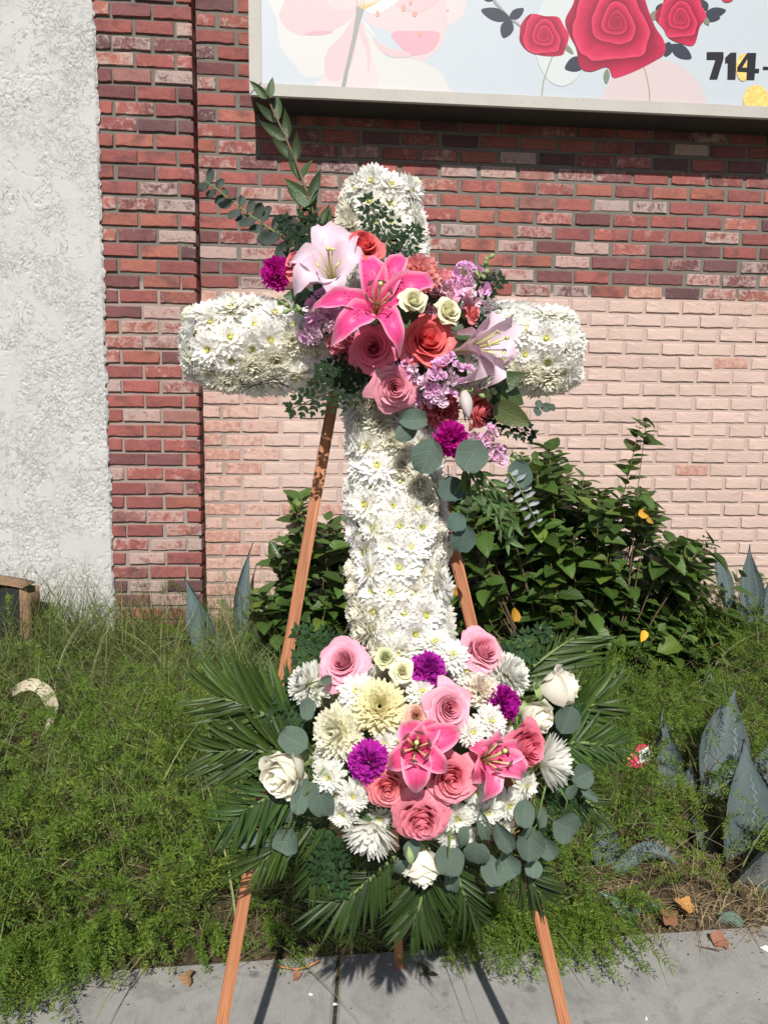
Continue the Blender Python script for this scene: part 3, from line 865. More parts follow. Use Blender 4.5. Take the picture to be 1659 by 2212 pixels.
for a in range(7):
    x = 705 + 28 * a
    PP('printed_stamen', stroke([(742, 64), (742 + (x - 742) * .55, 30), (x, -12)], [9, 7, 5]), 'yolk', False)
PP('printed_stem', [(708,36),(757,62),(735,130),(700,280),(660,440),(630,600),(600,600),(640,430),(680,250),(702,120)], 'grey', False)
for x, y, rx, ry in ((843,88,12,20),(1007,52,13,22),(1052,20,12,15),(1078,90,16,17),(1110,217,14,18),(1287,66,5,9)): PP('printed_dot', ell(x, y, rx, ry), 'dot')
PP('printed_oval', ell(520, 210, 150, 265), 'beige', c=cB)
PP('printed_oval', ell(1025, 640, 300, 315, 22), 'blush', c=cB)
PP('printed_line', stroke([(470,310),(440,390),(420,450),(412,520),(408,570)], 7), 'line', False, cB)
PP('printed_line', stroke([(965,350),(990,430),(1002,500),(1006,590)], 7), 'line', False, cB)
PP('printed_stem', stroke([(120,-40),(160,20),(235,100),(310,155)], [16, 15, 13, 11]), 'grey', False, cB)
def pleaf(x0, y0, x1, y1, w, m='navy'):
    d = np.array((x1 - x0, y1 - y0), float); n = np.array((-d[1], d[0])) / np.linalg.norm(d)
    P = [np.array((x0, y0)) + d*t + n*w*s*.5 for t, s in ((0,0),(.2,.7),(.45,1),(.75,.75),(1,0),(.75,-.75),(.45,-1),(.2,-.7))]
    PP('printed_leaf', [tuple(p) for p in P], m, True, cB)
for a in ((235,105,78,55,70),(232,105,312,48,52),(238,108,200,208,72),(655,330,538,380,84),(1120,248,1234,322,72),(1112,232,1092,312,60),(1305,82,1424,58,56),(1300,98,1392,100,44),(1320,60,1290,0,44),(1050,80,1075,20,50),(150,-5,80,-20,40)): pleaf(*a)
for a in ((770,380,765,462,34),(520,235,585,300,30),(1330,140,1300,90,30),(1010,110,1050,60,44)): pleaf(*a, m='olive')
PP('printed_rose', [(300,130),(350,78),(430,90),(500,95),(530,140),(560,200),(540,270),(520,305),(430,310),(340,285),(292,230),(290,180)], 'rose', c=cB)
PP('printed_rose', [(1080,10),(1090,-40),(1270,-40),(1290,30),(1315,90),(1280,150),(1250,245),(1190,245),(1110,210),(1080,160),(1032,90)], 'rose', c=cB)
PP('printed_rose', [(600,-170),(590,0),(540,110),(560,190),(600,270),(620,370),(680,395),(770,370),(800,425),(830,428),(930,390),(1060,320),(1090,280),(1080,220),(1030,140),(980,0),(950,-170)], 'rose', c=cB)
PP('printed_rose', [(1400,-40),(1405,5),(1435,14),(1462,0),(1465,-40)], 'rose', c=cB)
PP('printed_oval', ell(1517, 372, 38, 76), 'gold', c=cB)
PP('printed_oval', ell(1590, 556, 72, 86, 20), 'gold', c=cB)
DG = [('printed_digit', [[(1318,288),(1410,288),(1410,326),(1376,437),(1332,437),(1366,329),(1318,329)]]),
      ('printed_digit', [[(1432,438),(1434,346),(1420,350),(1420,318),(1450,291),(1481,291),(1476,438)]]),
      ('printed_digit', [[(1485,372),(1540,293),(1541,328),(1513,373)], [(1540,293),(1590,293),(1580,440),(1535,440),(1537,400),(1538,374),(1541,328)], [(1485,372),(1513,373),(1538,374),(1537,400),(1485,398)], [(1585,379),(1606,381),(1605,402),(1583,402)]]),
      ('printed_dash', [[(1627,368),(1690,370),(1690,386),(1627,384)]])]
for n, P in DG: print_poly(n, P, MT['pr_black'], False, cB)
# ------------------------------------------------------------------ easel
def wood_mat():
    k = NT('stained_wood'); p = k.obj()
    st = k.n('VectorMath', {0: p, 1: (260.0, 260.0, 4.0)}, operation='MULTIPLY').outputs[0]
    n1 = k.noise(st, 1.0, 4.0, .65, 1.6); n2 = k.noise(p, 7.0, 3.0); n3 = k.noise(k.n('VectorMath', {0: p, 1: (900.0, 900.0, 30.0)}, operation='MULTIPLY').outputs[0], 1.0, 2.0)
    c = k.ramp(n1, [(.30, (.17, .060, .028)), (.47, (.33, .130, .058)), (.66, (.43, .195, .095))])
    c = k.scale(c, k.math('ADD', .75, k.math('ADD', k.math('MULTIPLY', n2, .35), k.math('MULTIPLY', n3, .2))))
    k.bs(Base_Color=c, Roughness=.55, Specular_IOR_Level=.35, Normal=k.bump(k.math('ADD', n1, k.math('MULTIPLY', n3, .4)), .5, .002))
    return k.m
MT['wood'] = wood_mat()
FL, FR_, FB = np.array([-.215, 1.009, 0]), np.array([.462, .99, 0]), np.array([.187, 1.654, 0])
APEX = np.array([.089, 1.372, 1.58])
easel = thing('wooden_easel', (.15, 1.2, 0), 'three-legged reddish wooden easel holding up the flower cross on the sidewalk', 'easel')
def beam(name, A, B, w, d, parent, up=(0, -1, 0)):
    A, B = np.asarray(A, float), np.asarray(B, float); L = float(np.linalg.norm(B - A))
    bm = bmesh.new()
    bmesh.ops.create_cube(bm, size=1.0)
    for v in bm.verts: v.co = Vector((v.co.x * w, v.co.y * d, (v.co.z + .5) * L))
    bmesh.ops.bevel(bm, geom=list(bm.edges), offset=.0018, segments=2, affect='EDGES')
    me = bpy.data.meshes.new(name); bm.to_mesh(me); bm.free(); me.materials.append(MT['wood'])
    return put(name, me, parent, frame(A, B - A, 0, 1, up))
beam('leg', FL, APEX + np.array([-.02, 0, 0]), .0190, .014, easel)
beam('leg', FR_, APEX + np.array([.02, 0, 0]), .0190, .014, easel)
beam('leg', FB, APEX + np.array([0, .012, .01]), .020, .014, easel)
def legpt(F_, z): return F_ + (APEX - F_) * (z / APEX[2])
beam('ledge', legpt(FL, .80) + np.array([-.03, -.019, 0]), legpt(FR_, .80) + np.array([.03, -.019, 0]), .03, .018, easel, up=(0, -1, 0))
beam('crossbar', legpt(FL, .86) + np.array([-.01, .016, 0]), legpt(FR_, .86) + np.array([.01, .016, 0]), .02, .012, easel)

# ------------------------------------------------------------------ the plane of the cross
TAU = atan2(APEX[1] - 1.0, APEX[2])
UPV = np.array([0, sin(TAU), cos(TAU)]); NV = np.array([0, -cos(TAU), sin(TAU)]); XV = np.array([1., 0, 0])
CP0 = np.array([0, 1.0, 0]) + NV * .085
def cp(u, v, off=0.0):
    d = ray(u, v); o = CP0 + NV * off
    return CPOS + d * (((o - CPOS) @ NV) / (d @ NV))
def ppm(p):          # metres per (1659-wide) pixel at a point
    q = CRn.T @ (np.asarray(p) - CPOS); return -q[2] / FPX

# ------------------------------------------------------------------ flower templates: (root mesh, [(child name, mesh)])
def spin_layers(g, layers, W, prof, cup, nu, nv, seed, jit=.08, **kw):
    r = np.random.default_rng(seed)
    for li, (n, L, a0, bend, y0, z0) in enumerate(layers):
        o = r.random() * 6.28
        for k in range(n):
            a = o + 2 * pi * k / n + r.normal(0, jit)
            l = L * r.uniform(.90, 1.06)
            V, F, UV = petal(l, W * r.uniform(.88, 1.1), prof, radians(a0) + r.normal(0, .10), radians(bend) + r.normal(0, .14), cup=cup, nu=nu, nv=nv, y0=y0, ph=r.random() * 6.28, twist=r.normal(0, .14), **kw)
            V[:, 2] += z0
            g.add(V, F, UV, r.random(), 0, rotz(a))
def dome(g, R, H, n=8, m=3, z0=0.0, mat=0):
    V = [(0, 0, z0 + H)]; F3 = []; F4 = []
    for i in range(1, m + 1):
        t = i / m * pi / 2
        for k in range(n): V.append((R*sin(t)*cos(2*pi*k/n), R*sin(t)*sin(2*pi*k/n), z0 + H*cos(t)))
    b = g.n
    g.add(V, [(1 + i*n + k, 1 + (i+1)*n + k, 1 + (i+1)*n + (k+1) % n, 1 + i*n + (k+1) % n) for i in range(m-1) for k in range(n)], None, .5, mat)
    t3 = np.array([(0, 1 + k, 1 + (k+1) % n) for k in range(n)]) + b
    g.T.append(t3); g.MT.append(np.full(n, mat))
def tpl_daisy(seed):
    R = .0305 * (.94 + .04 * (seed % 4)); g = Geo()
    spin_layers(g, [(18, R, -26, 22, .002, -.005), (18, R*.99, -14, 20, .002, -.0025), (17, R*.93, -3, 18, .002, -.001), (16, R*.83, 9, 18, .002, 0), (14, R*.69, 23, 18, .002, .001), (11, R*.50, 42, 16, .002, .002)], .0074, 'spoon', .34, 2, 4, seed)
    c = Geo(); dome(c, .0034, .0030, 9, 3, .0035)
    r = np.random.default_rng(seed)
    for k in range(14):
        V, F, UV = petal(.0058, .0021, 'blade', radians(65), radians(20), nu=1, nv=2, y0=.001 + .002 * r.random()); V[:, 2] += .0035
        c.add(V, F, UV, r.random(), 0, rotz(r.random() * 6.28))
    return g.mesh('chrysanthemum', MT['mum']), [('flower_center', c.mesh('flower_center', MT['mum_center']), None)]
def tpl_ball(seed, R=.052):
    g = Geo()
    L = []
    for i in range(12):
        q = i / 11
        L.append((int(27 - 15 * q), R * (.96 - .46 * q), -34 + 100 * q, 58 - 34 * q, .004, -.008 + .020 * q))
    spin_layers(g, L, .0104, 'spoon', .55, 2, 4, seed, .12)
    return g.mesh('ball_chrysanthemum', MT['mum']), []
def tpl_spider(seed, R=.062):
    g = Geo()
    L = [(22, R*1.0, 18, 22, .004, -.004), (20, R*1.0, 30, 20, .004, 0), (18, R*.98, 42, 18, .004, .002), (16, R*.95, 55, 12, .004, .004), (12, R*.9, 68, 8, .004, .006)]
    spin_layers(g, L, .0105, 'spoon', .7, 2, 5, seed, .12)
    return g.mesh('ball_chrysanthemum', MT['mum']), []
def rose_petal(q, R, seed, opn, phi):
    r = np.random.default_rng(seed)
    nu, nv = 8, 7
    s = np.linspace(-1, 1, nu + 1); t = np.linspace(0, 1, nv + 1)
    S, T = np.meshgrid(s, t)
    A = 1.75 * (1 - q) + 1.02 * q
    r0 = R * (.07 + (.46 + .26 * opn) * q ** .85) * r.uniform(.95, 1.05)
    H = R * (1.42 - .18 * opn - (.30 + .28 * opn) * q ** 1.3) * r.uniform(.96, 1.04)
    flare = R * (.03 + .32 * q ** 1.2 * opn) * r.uniform(.8, 1.2)
    curl = R * .30 * q ** 1.5 * opn * r.uniform(.6, 1.3)
    topdrop = 1 - .20 * np.abs(S) ** 2.2 - .05 * np.exp(-(S * 5) ** 2) * (-1 if q > .5 else 0)
    rad = r0 * (1 - (1 - T) ** 2.4) * (1 + .15 * S) + .010 * (1 - T) ** 2 * .4
    lip = np.clip((T - .62) / .38, 0, 1)
    wob = 1 + .35 * np.sin(S * 4.2 + r.random() * 6) * q
    rad = rad + flare * lip ** 2 * wob
    z = H * T * (1 - (1 - topdrop) * T) - curl * lip ** 3 * wob
    z = z + R * .025 * np.sin(S * 7 + r.random() * 6) * lip
    pinch = 1 - .25 * lip ** 2 * np.abs(S) * q
    ang = phi + A * S * (.35 + .65 * sm(T, 0, .5)) * pinch
    V = np.stack([rad * np.cos(ang), rad * np.sin(ang), z], -1).reshape(-1, 3)
    i = np.arange(nv)[:, None] * (nu + 1) + np.arange(nu)[None]
    F = np.stack([i, i + 1, i + nu + 2, i + nu + 1], -1).reshape(-1, 4)
    return V, F, np.stack([(S + 1) / 2, T], -1).reshape(-1, 2)
def tpl_rose(seed, R=.040, opn=1.0, N=31):
    r = np.random.default_rng(seed)
    core = Geo(); kids = []
    for k in range(N):
        q = k / (N - 1)
        V, F, UV = rose_petal(q, R, seed * 100 + k, opn, k * 2.39996 + r.normal(0, .12))
        if q < .5: core.add(V, F, UV, r.random())
        else:
            g = Geo(); g.add(V, F, UV, r.random()); kids.append(('petal', g.mesh('petal', MT['rose']), None))
    g = Geo()
    dome(g, R * .34, R * .3, 10, 3, -.004)
    for k in range(5):
        V, F, UV = petal(R * .8, R * .22, 'lance', radians(10), radians(55), nu=2, nv=4, y0=R*.1); V[:, 2] -= .006; g.add(V, F, UV, .5, 0, rotz(k * 1.2566))
    kids.append(('sepals', g.mesh('sepals', MT['bud']), (1, 1, 1)))
    return core.mesh('rose', MT['rose']), kids
def tpl_carnation(seed, R=.034):
    g = Geo()
    spin_layers(g, [(8, R, -8, 20, .003, -.003), (8, R*.98, 8, 24, .003, 0), (7, R*.95, 26, 24, .003, .002), (6, R*.92, 44, 20, .003, .004), (5, R*.9, 60, 14, .002, .006), (4, R*.88, 76, 8, .002, .006)], R*1.15, 'fan', .15, 14, 5, seed, .2, ruffle=.17, rk=2.6, jag=.10)
    c = Geo(); dome(c, R*.22, -R*.8, 8, 3, .0)
    return g.mesh('carnation', MT['carnation']), [('calyx', c.mesh('calyx', MT['bud']), (1, 1, 1))]
def floret_mesh(seed):
    g = Geo()
    spin_layers(g, [(5, .0135, 5, 30, .001, 0), (4, .010, 35, 25, .001, .001), (3, .007, 58, 20, .0005, .001)], .0125, 'fan', .35, 4, 3, seed, .2, ruffle=.12, rk=2.0)
    return g.mesh('floret', MT['stock'])
DAISY = [tpl_daisy(s) for s in (1, 2, 3, 4, 5, 6)]
BALL = [tpl_ball(s) for s in (11, 12, 13)]
SPIDER = [tpl_spider(s) for s in (21,)]
ROSE = [tpl_rose(s, .040, o_, n_) for s, o_, n_ in ((31, 1.0, 31), (32, .82, 27), (33, 1.15, 34), (34, .92, 24), (35, 1.08, 29), (36, .7, 26))]
ROSEBUD = [tpl_rose(s, .036, .34, 18) for s in (41, 42)]
SPRAYROSE = [tpl_rose(s, .022, .85, 20) for s in (51, 52)]
CARN = [tpl_carnation(s) for s in (61, 62, 63)]
FLORET = [floret_mesh(s) for s in (71, 72, 73)]
def flower(name, tpl, parent, pos, d, spin, scale, color, label=None):
    M = frame(pos, d, spin, scale)
    o = put(name, tpl[0], parent, M, color)
    for cn, me, cc in tpl[1]:
        c = bpy.data.objects.new(cn, me); col.objects.link(c); c.parent = o
        c.color = (*cc, 1) if cc else o.color
        WM[c.name] = M
    if label: o['label'] = label
    return o

# ------------------------------------------------------------------ the white chrysanthemum cross
ca_t, ca_b = cp(826, 450), cp(866, 1330)
def cx(b):            # x of the upright's centre line at height b along the cross
    bt, bb = (ca_t - CP0) @ UPV, (ca_b - CP0) @ UPV
    return ca_b[0] + (ca_t[0] - ca_b[0]) * (b - bb) / (bt - bb)
B_TOP = float((cp(826, 404) - CP0) @ UPV); B_LOW = float((cp(866, 1470) - CP0) @ UPV)
B_ARM = float((cp(824, 752) - CP0) @ UPV)
A_L, A_R = float(cp(418, 745)[0]), float(cp(1230, 752)[0])
def cpt(a, b, n): return CP0 + XV * a + UPV * b + NV * n
cross = thing('flower_cross', cpt(cx(B_LOW), B_LOW, 0), 'tall white cross covered in chrysanthemum blooms, leaning on the easel', 'cross')
g = Geo()
HW, HD = .0625, .049
g.box((-.046, -.036, 0), (.046, .036, B_TOP - B_LOW - .05), M=frame(cpt(cx(B_LOW), B_LOW, 0), UPV + XV * (cx(B_TOP) - cx(B_LOW)) / (B_TOP - B_LOW), 0, 1, NV))
g.box((A_L + .05, -.0365, -.046), (A_R - .05, .0365, .046), M=Matrix.Translation(Vector(cpt(0, B_ARM, 0))) @ Matrix((Vector(XV), Vector(-NV), Vector(UPV))).transposed().to_4x4())
put('foam_core', g.mesh('foam_core', MT['foam'], False), cross)
nbloom = 0
def bloom(a, b, n, d, s=1.0):
    global nbloom
    nbloom += 1
    d = np.asarray(d) + rng.normal(0, .17, 3)
    w = rng.uniform(.94, 1.03)
    if nbloom % 6 == 3:
        flower('chrysanthemum', BALL[nbloom % 3], cross, cpt(a, b, n) + rng.normal(0, .003, 3), d, rng.uniform(0, 6.28), .60 * rng.uniform(.9, 1.1), (.92 * w, .90 * w, .80 * w)); return
    flower('chrysanthemum', DAISY[nbloom % 6], cross, cpt(a, b, n) + rng.normal(0, .003, 3), d, rng.uniform(0, 6.28), s * rng.uniform(.88, 1.16), (.92 * w, .91 * w, (.895 - .05 * rng.random()) * w))
row = 0; b = B_LOW + .01
while b < B_TOP - .015:
    ths = (-102, -68, -34, 0, 34, 68, 102) if row % 2 else (-85, -51, -17, 17, 51, 85)
    tap = 1.0 - .22 * float(sm(b, B_TOP - .12, B_TOP))
    in_arm = abs(b - B_ARM) < .05
    for th in ths:
        t = radians(th + rng.normal(0, 5))
        if in_arm and abs(th) > 60: continue
        bloom(cx(b) + HW * tap * sin(t), b, HD * cos(t), XV * sin(t) + NV * cos(t) + UPV * (.25 * float(sm(b, B_TOP - .1, B_TOP))))
    row += 1; b += .0315
for k in range(8):
    t = radians(-105 + 30 * k)
    bloom(cx(B_TOP) + .044 * sin(t), B_TOP - .012, .026 * cos(t), XV * sin(t) * .7 + NV * cos(t) * .6 + UPV * .9)
bloom(cx(B_TOP), B_TOP + .004, 0, UPV + NV * .25)
for sgn, end in ((-1, A_L), (1, A_R)):
    a = cx(B_ARM) + sgn * .085; row = 0
    while sgn * (end - a) > .010:
        ths = (-102, -68, -34, 0, 34, 68, 102) if row % 2 else (-85, -51, -17, 17, 51, 85)
        for th in ths:
            t = radians(th + rng.normal(0, 5))
            tp = 1 - .22 * float(sm(sgn * a, sgn * end - .05, sgn * end)); bloom(a, B_ARM + .062 * tp * sin(t), HD * tp * cos(t), UPV * sin(t) + NV * cos(t) + XV * sgn * .3 * float(sm(sgn * a, sgn * end - .06, sgn * end)))
        row += 1; a += sgn * .0315
    for k in range(8):
        t = radians(-112 + 32 * k)
        bloom(end - sgn * .004, B_ARM + .038 * sin(t), .030 * cos(t), XV * sgn + UPV * sin(t) * .65 + NV * cos(t) * .65)
    bloom(end + sgn * .008, B_ARM, .004, XV * sgn + NV * .3)
# ------------------------------------------------------------------ sprays of cut flowers
def tpl_size(tpl):
    P = []
    for me in [tpl[0]] + [m for n_, m, c_ in tpl[1] if n_ == 'petal']:
        a = np.zeros(len(me.vertices) * 3, np.float32); me.vertices.foreach_get('co', a); P.append(a.reshape(-1, 3))
    P = np.concatenate(P); rr = np.sqrt(P[:, 0]**2 + P[:, 1]**2)
    return 2 * np.quantile(rr, .985), P[:, 2].max()
_ts = {}
class Spray:
    def __init__(s, name, loc, label, u0, v0, ru, rv, o0, ok):
        s.o = thing(name, loc, label, 'flower spray'); s.u0, s.v0, s.ru, s.rv, s.o0, s.ok = u0, v0, ru, rv, o0, ok; s.k = 0
    def rel(s, u, v): return (u - s.u0) / s.ru, (v - s.v0) / s.rv
    def off(s, u, v):
        a, b = s.rel(u, v); return s.o0 - s.ok * (a*a + b*b)
    def dir(s, u, v, k=.75):
        a, b = s.rel(u, v); return NV + k * (XV * a - UPV * b)
    def head(s, name, tpls, u, v, dia, color, label=None, d=None, doff=0.0, k=.75, spin=None, sq=1.0, zf=.62):
        s.k += 1
        tpl = tpls[s.k % len(tpls)]
        if id(tpl) not in _ts: _ts[id(tpl)] = tpl_size(tpl)
        D, H = _ts[id(tpl)]
        p = cp(u, v, s.off(u, v) + doff)
        sc = dia * ppm(p) / D
        dd = s.dir(u, v, k) if d is None else (NV * d[2] + XV * d[0] + UPV * d[1])
        dd = dd / np.linalg.norm(dd)
        return flower(name, tpl, s.o, p - dd * H * zf * sc, dd, rng.uniform(0, 6.28) if spin is None else spin, (sc, sc, sc * sq), color, label)
    def lily(s, u, v, tips, color, mat, label, facing, doff=0.0, W=.031, lift=None, anthers=True):
        C = cp(u, v, s.off(u, v) + doff)
        f = XV * facing[0] + UPV * facing[1] + NV * facing[2]; f = f / np.linalg.norm(f)
        base = C - f * .030
        g = Geo(); g.tube([base - f * .025, base - f * .005], [.004, .006], 8)
        root = put('lily', g.mesh('lily', MT['bud']), s.o, None, (1, 1, 1)); root['label'] = label
        for i, tp in enumerate(tips):
            tu, tv = tp[0], tp[1]; td = tp[2] if len(tp) > 2 else .0; w = tp[3] if len(tp) > 3 else (1.12 if i % 2 else .92)
            T = cp(tu, tv, s.off(u, v) + doff + td)
            out = T - C; L = np.linalg.norm(out)
            P0 = base; P1 = C + f * .022 + out * .12; P2 = C + f * .052 + out * .70; P3 = T - f * .014
            t = np.linspace(0, 1, 13)[:, None]
            P = (1-t)**3*P0 + 3*t*(1-t)**2*P1 + 3*t*t*(1-t)*P2 + t**3*P3
            side = np.cross(f, out / L)
            V, F, UV = ribbon(P, W * w, side, -.34 if True else 0, 'lily', 6)
            ed = np.abs(UV[:, 0] - .5) * 2
            nrm = f
            V = V + nrm[None] * (.0042 * np.sin(UV[:, 1] * 19 + i * 2 + (UV[:, 0] > .5) * 2) * ed**2 * (UV[:, 1] > .25))[:, None] + f[None] * (.004 * (1 - ed) * -1.0 * np.sin(UV[:, 1] * pi))[:, None]
            g = Geo(); g.add(V, F, UV, rng.random())
            put('petal', g.mesh('petal', MT[mat]), root, None, color)
        for k in range(6 if anthers else 0):
            a = k * 1.047 + .3
            e1 = np.cross(f, UPV); e1 /= np.linalg.norm(e1); e2 = np.cross(f, e1)
            o_ = e1 * cos(a) + e2 * sin(a)
            tip = C + f * (.034 + .004 * (k % 3)) + o_ * .017
            g = Geo(); g.tube([base, C + f * .012 + o_ * .006, tip], [.0013, .0011, .0008], 5)
            st = put('stamen', g.mesh('stamen', MT['stamen']), root)
            if k % 2 == 0 or mat == 'lily_pink':
                sd = np.cross(f, o_); g = Geo(); g.tube([tip - sd * .006, tip - sd * .002, tip + sd * .002, tip + sd * .006], [.0006, .0018, .0018, .0006], 6)
                put('anther', g.mesh('anther', MT['anther' if mat == 'lily_pink' else 'stamen']), root)
        g = Geo(); g.tube([base, C + f * .025, C + f * .052 + UPV * .004], [.0020, .0017, .0015], 6); e = C + f * .052 + UPV * .004
        g.tube([e, e + f * .004], [.0034, .0026], 7)
        put('pistil', g.mesh('pistil', MT['stamen']), root)
    def stock(s, u, v, w, h, n, color, label=None, doff=0.0, stem=None):
        C = cp(u, v, s.off(u, v) + doff); m = ppm(C)
        g = Geo()
        a = C - NV * .05 if stem is None else cp(stem[0], stem[1], s.off(u, v) + doff - .01)
        g.tube([a, (a + C) / 2 + NV * .01, C], [.002, .002, .0016], 5)
        root = put('stock_flower', g.mesh('stock_flower', MT['stem']), s.o, None, (1, 1, 1))
        if label: root['label'] = label
        for k in range(n):
            th = k * 2.4; rr = sqrt((k + .5) / n)
            ou, ov = rr * cos(th), rr * sin(th)
            p = C + XV * (ou + rng.normal(0, .14)) * w * .5 * m - UPV * (ov + rng.normal(0, .14)) * h * .5 * m + NV * (.014 * (1 - rr * rr) + rng.normal(0, .006))
            c = np.array(color) * rng.uniform(.85, 1.12)
            put('floret', FLORET[k % 3], root, frame(p, NV + XV * ou * .9 - UPV * ov * .9 + rng.normal(0, .5, 3), rng.uniform(0, 6), rng.uniform(.62, 1.02)), tuple(np.minimum(c * (1.0, 1 + .25 * (k % 3 == 0), 1.0), .95)))
    def buds(s, pts, col_=(1, 1, 1), doff=0.0, r=.0042):
        """stalk with a cluster of closed green buds"""
        P = [cp(u, v, s.off(u, v) + doff) for u, v in pts]
        g = Geo(); g.tube(P, np.linspace(.0018, .001, len(P)), 5)
        root = put('bud_stalk', g.mesh('bud_stalk', MT['stem']), s.o)
        for k in range(9):
            t = .35 + .65 * k / 8
            i = min(int(t * (len(P) - 1)), len(P) - 2); p = P[i] + (P[i+1] - P[i]) * (t * (len(P) - 1) - i)
            d = rng.normal(0, 1, 3); d /= np.linalg.norm(d); e = p + d * .009 + (P[-1] - P[0]) * .06
            g = Geo(); g.tube([p, p + (e - p) * .5, e, e + (e - p) * .4], [.0008, r * .6, r, .0008], 6)
            put('bud', g.mesh('bud', MT['bud']), root)

def unit_leaf(prof, w, nu=4, nv=8, bend=.5, cup=.15, fold=.1, a0=-.2, serr=0.0):
    V, F, UV = petal(1.0, w, prof, a0, bend, 1.0, cup, nu, nv, fold=fold)
    g = Geo(); g.add(V, F, UV, .5); return g
def euc_leaf(bend, cup, seed):
    r = np.random.default_rng(seed)
    V, F, UV = petal(1.0, .86, 'round', -.2, bend, 1.0, cup, 6, 10, fold=.08)
    ed = np.abs(UV[:, 0] - .5) * 2
    V[:, 0] *= 1 + .05 * np.sin(UV[:, 1] * 9 + seed)
    V[:, 2] += .05 * ed ** 2 * np.sin(UV[:, 1] * 7 + seed * 2 + (UV[:, 0] > .5) * 1.7)
    V[:, 1] += .06 * ed * (UV[:, 1] > .97) * -1
    g = Geo(); g.add(V, F, UV, .5)
    P = arc(np.array([r.normal(0, .06), -.34, -.12]), np.array([0, .03, .0]), np.array([0, 0, -.04]), 5)
    g.tube(P, [.018, .016, .015, .014, .012], 5, rnd=.9)
    return g
LEAF = {
 'euc': [euc_leaf(b, c, s_).mesh('leaf', MT['euc']) for b, c, s_ in ((.7, .18, 1), (-.7, -.15, 2), (.3, .42, 3), (-.2, .25, 4), (1.0, .0, 5))],
 'oval': [unit_leaf('ovate', .44, 4, 8, b, c, .12).mesh('leaf', MT['leaf']) for b, c in ((.5, .15), (-.5, .1), (.9, .3))],
 'lance': [unit_leaf('lance', .33, 4, 8, b, c, .15).mesh('leaf', MT['leaf']) for b, c in ((.5, .15), (-.5, .1), (.9, .3))],
 'salal': [unit_leaf('ovate', .56, 4, 10, b, c, .10).mesh('leaf', MT['leaf']) for b, c in ((-.6, .1), (.4, .15))],
 'palm': [unit_leaf('palm', .082, 2, 6, b, 0, .45, a0).mesh('leaflet', MT['palm']) for b, a0 in ((-.5, .12), (-.25, .08), (-.8, .2))],
}
def img_leaf(parent, key, u, v, ang, Lpx, color, plane_off, tilt=(0, 0), wscale=1.0, name='leaf'):
    """leaf whose middle is at (u, v); ang = direction from stalk to tip in the picture, 0 right, 90 up; tilt leans its face sideways / up"""
    p = cp(u, v, plane_off); L = Lpx * ppm(p)
    a = radians(ang); d = XV * cos(a) + UPV * sin(a); sd = np.cross(d, NV)
    n = NV + sd * tilt[0] + d * tilt[1]; n /= np.linalg.norm(n); d = d - n * (d @ n); d /= np.linalg.norm(d)
    return put(name, random.choice(LEAF[key]), parent, frame(p - d * L * .5, n, 0, (L * wscale, L, L), up=d), color)
GREEN = (.065, .115, .032); DKGREEN = (.030, .062, .022); EUC = (.082, .118, .092); PALM = (.034, .062, .010); SHADE_PALM = (.022, .044, .008); FERN = (.012, .030, .011)  # second palm green is darkened to paint in shade on the bottom fronds
def vary(c, a=.15): return tuple(np.array(c) * rng.uniform(1 - a, 1 + a))
def branch(parent, name, pts, key, n, L0, L1, color, off, spread=50, r0=.0022, r1=.001, stem='twig', pairs=True, label=None, wsc=1.0):
    """stem through picture points with leaves set along it in pairs"""
    P = [cp(u, v, o) for (u, v), o in zip(pts, np.linspace(off[0], off[1], len(pts)))]
    g = Geo(); g.tube(P, np.linspace(r0, r1, len(P)), 6)
    root = put(name, g.mesh(name, MT[stem]), parent)
    if label: root['label'] = label
    pts = np.array(pts, float); seg = np.concatenate([[0], np.cumsum(np.linalg.norm(np.diff(pts, axis=0), axis=1))])
    for k in range(n):
        t = (k + .4) / n; sl = t * seg[-1]
        u = np.interp(sl, seg, pts[:, 0]); v = np.interp(sl, seg, pts[:, 1]); o = off[0] + (off[1] - off[0]) * t
        e = .02 * seg[-1]; du = np.interp(sl + e, seg, pts[:, 0]) - np.interp(sl - e, seg, pts[:, 0]); dv = np.interp(sl + e, seg, pts[:, 1]) - np.interp(sl - e, seg, pts[:, 1])
        ang = math.degrees(atan2(-dv, du)); L = L0 + (L1 - L0) * t
        for sgn in ((-1, 1) if pairs else ((-1) ** k,)):
            a = ang + sgn * (spread + rng.normal(0, 9)); Lk = L * rng.uniform(.85, 1.15)
            cu, cv = u + cos(radians(a)) * Lk * .5, v - sin(radians(a)) * Lk * .5
            img_leaf(root, key, cu, cv, a, Lk, vary(color), o + rng.normal(0, .004), (rng.normal(0, .45), rng.normal(0, .3)), wsc)
    return root
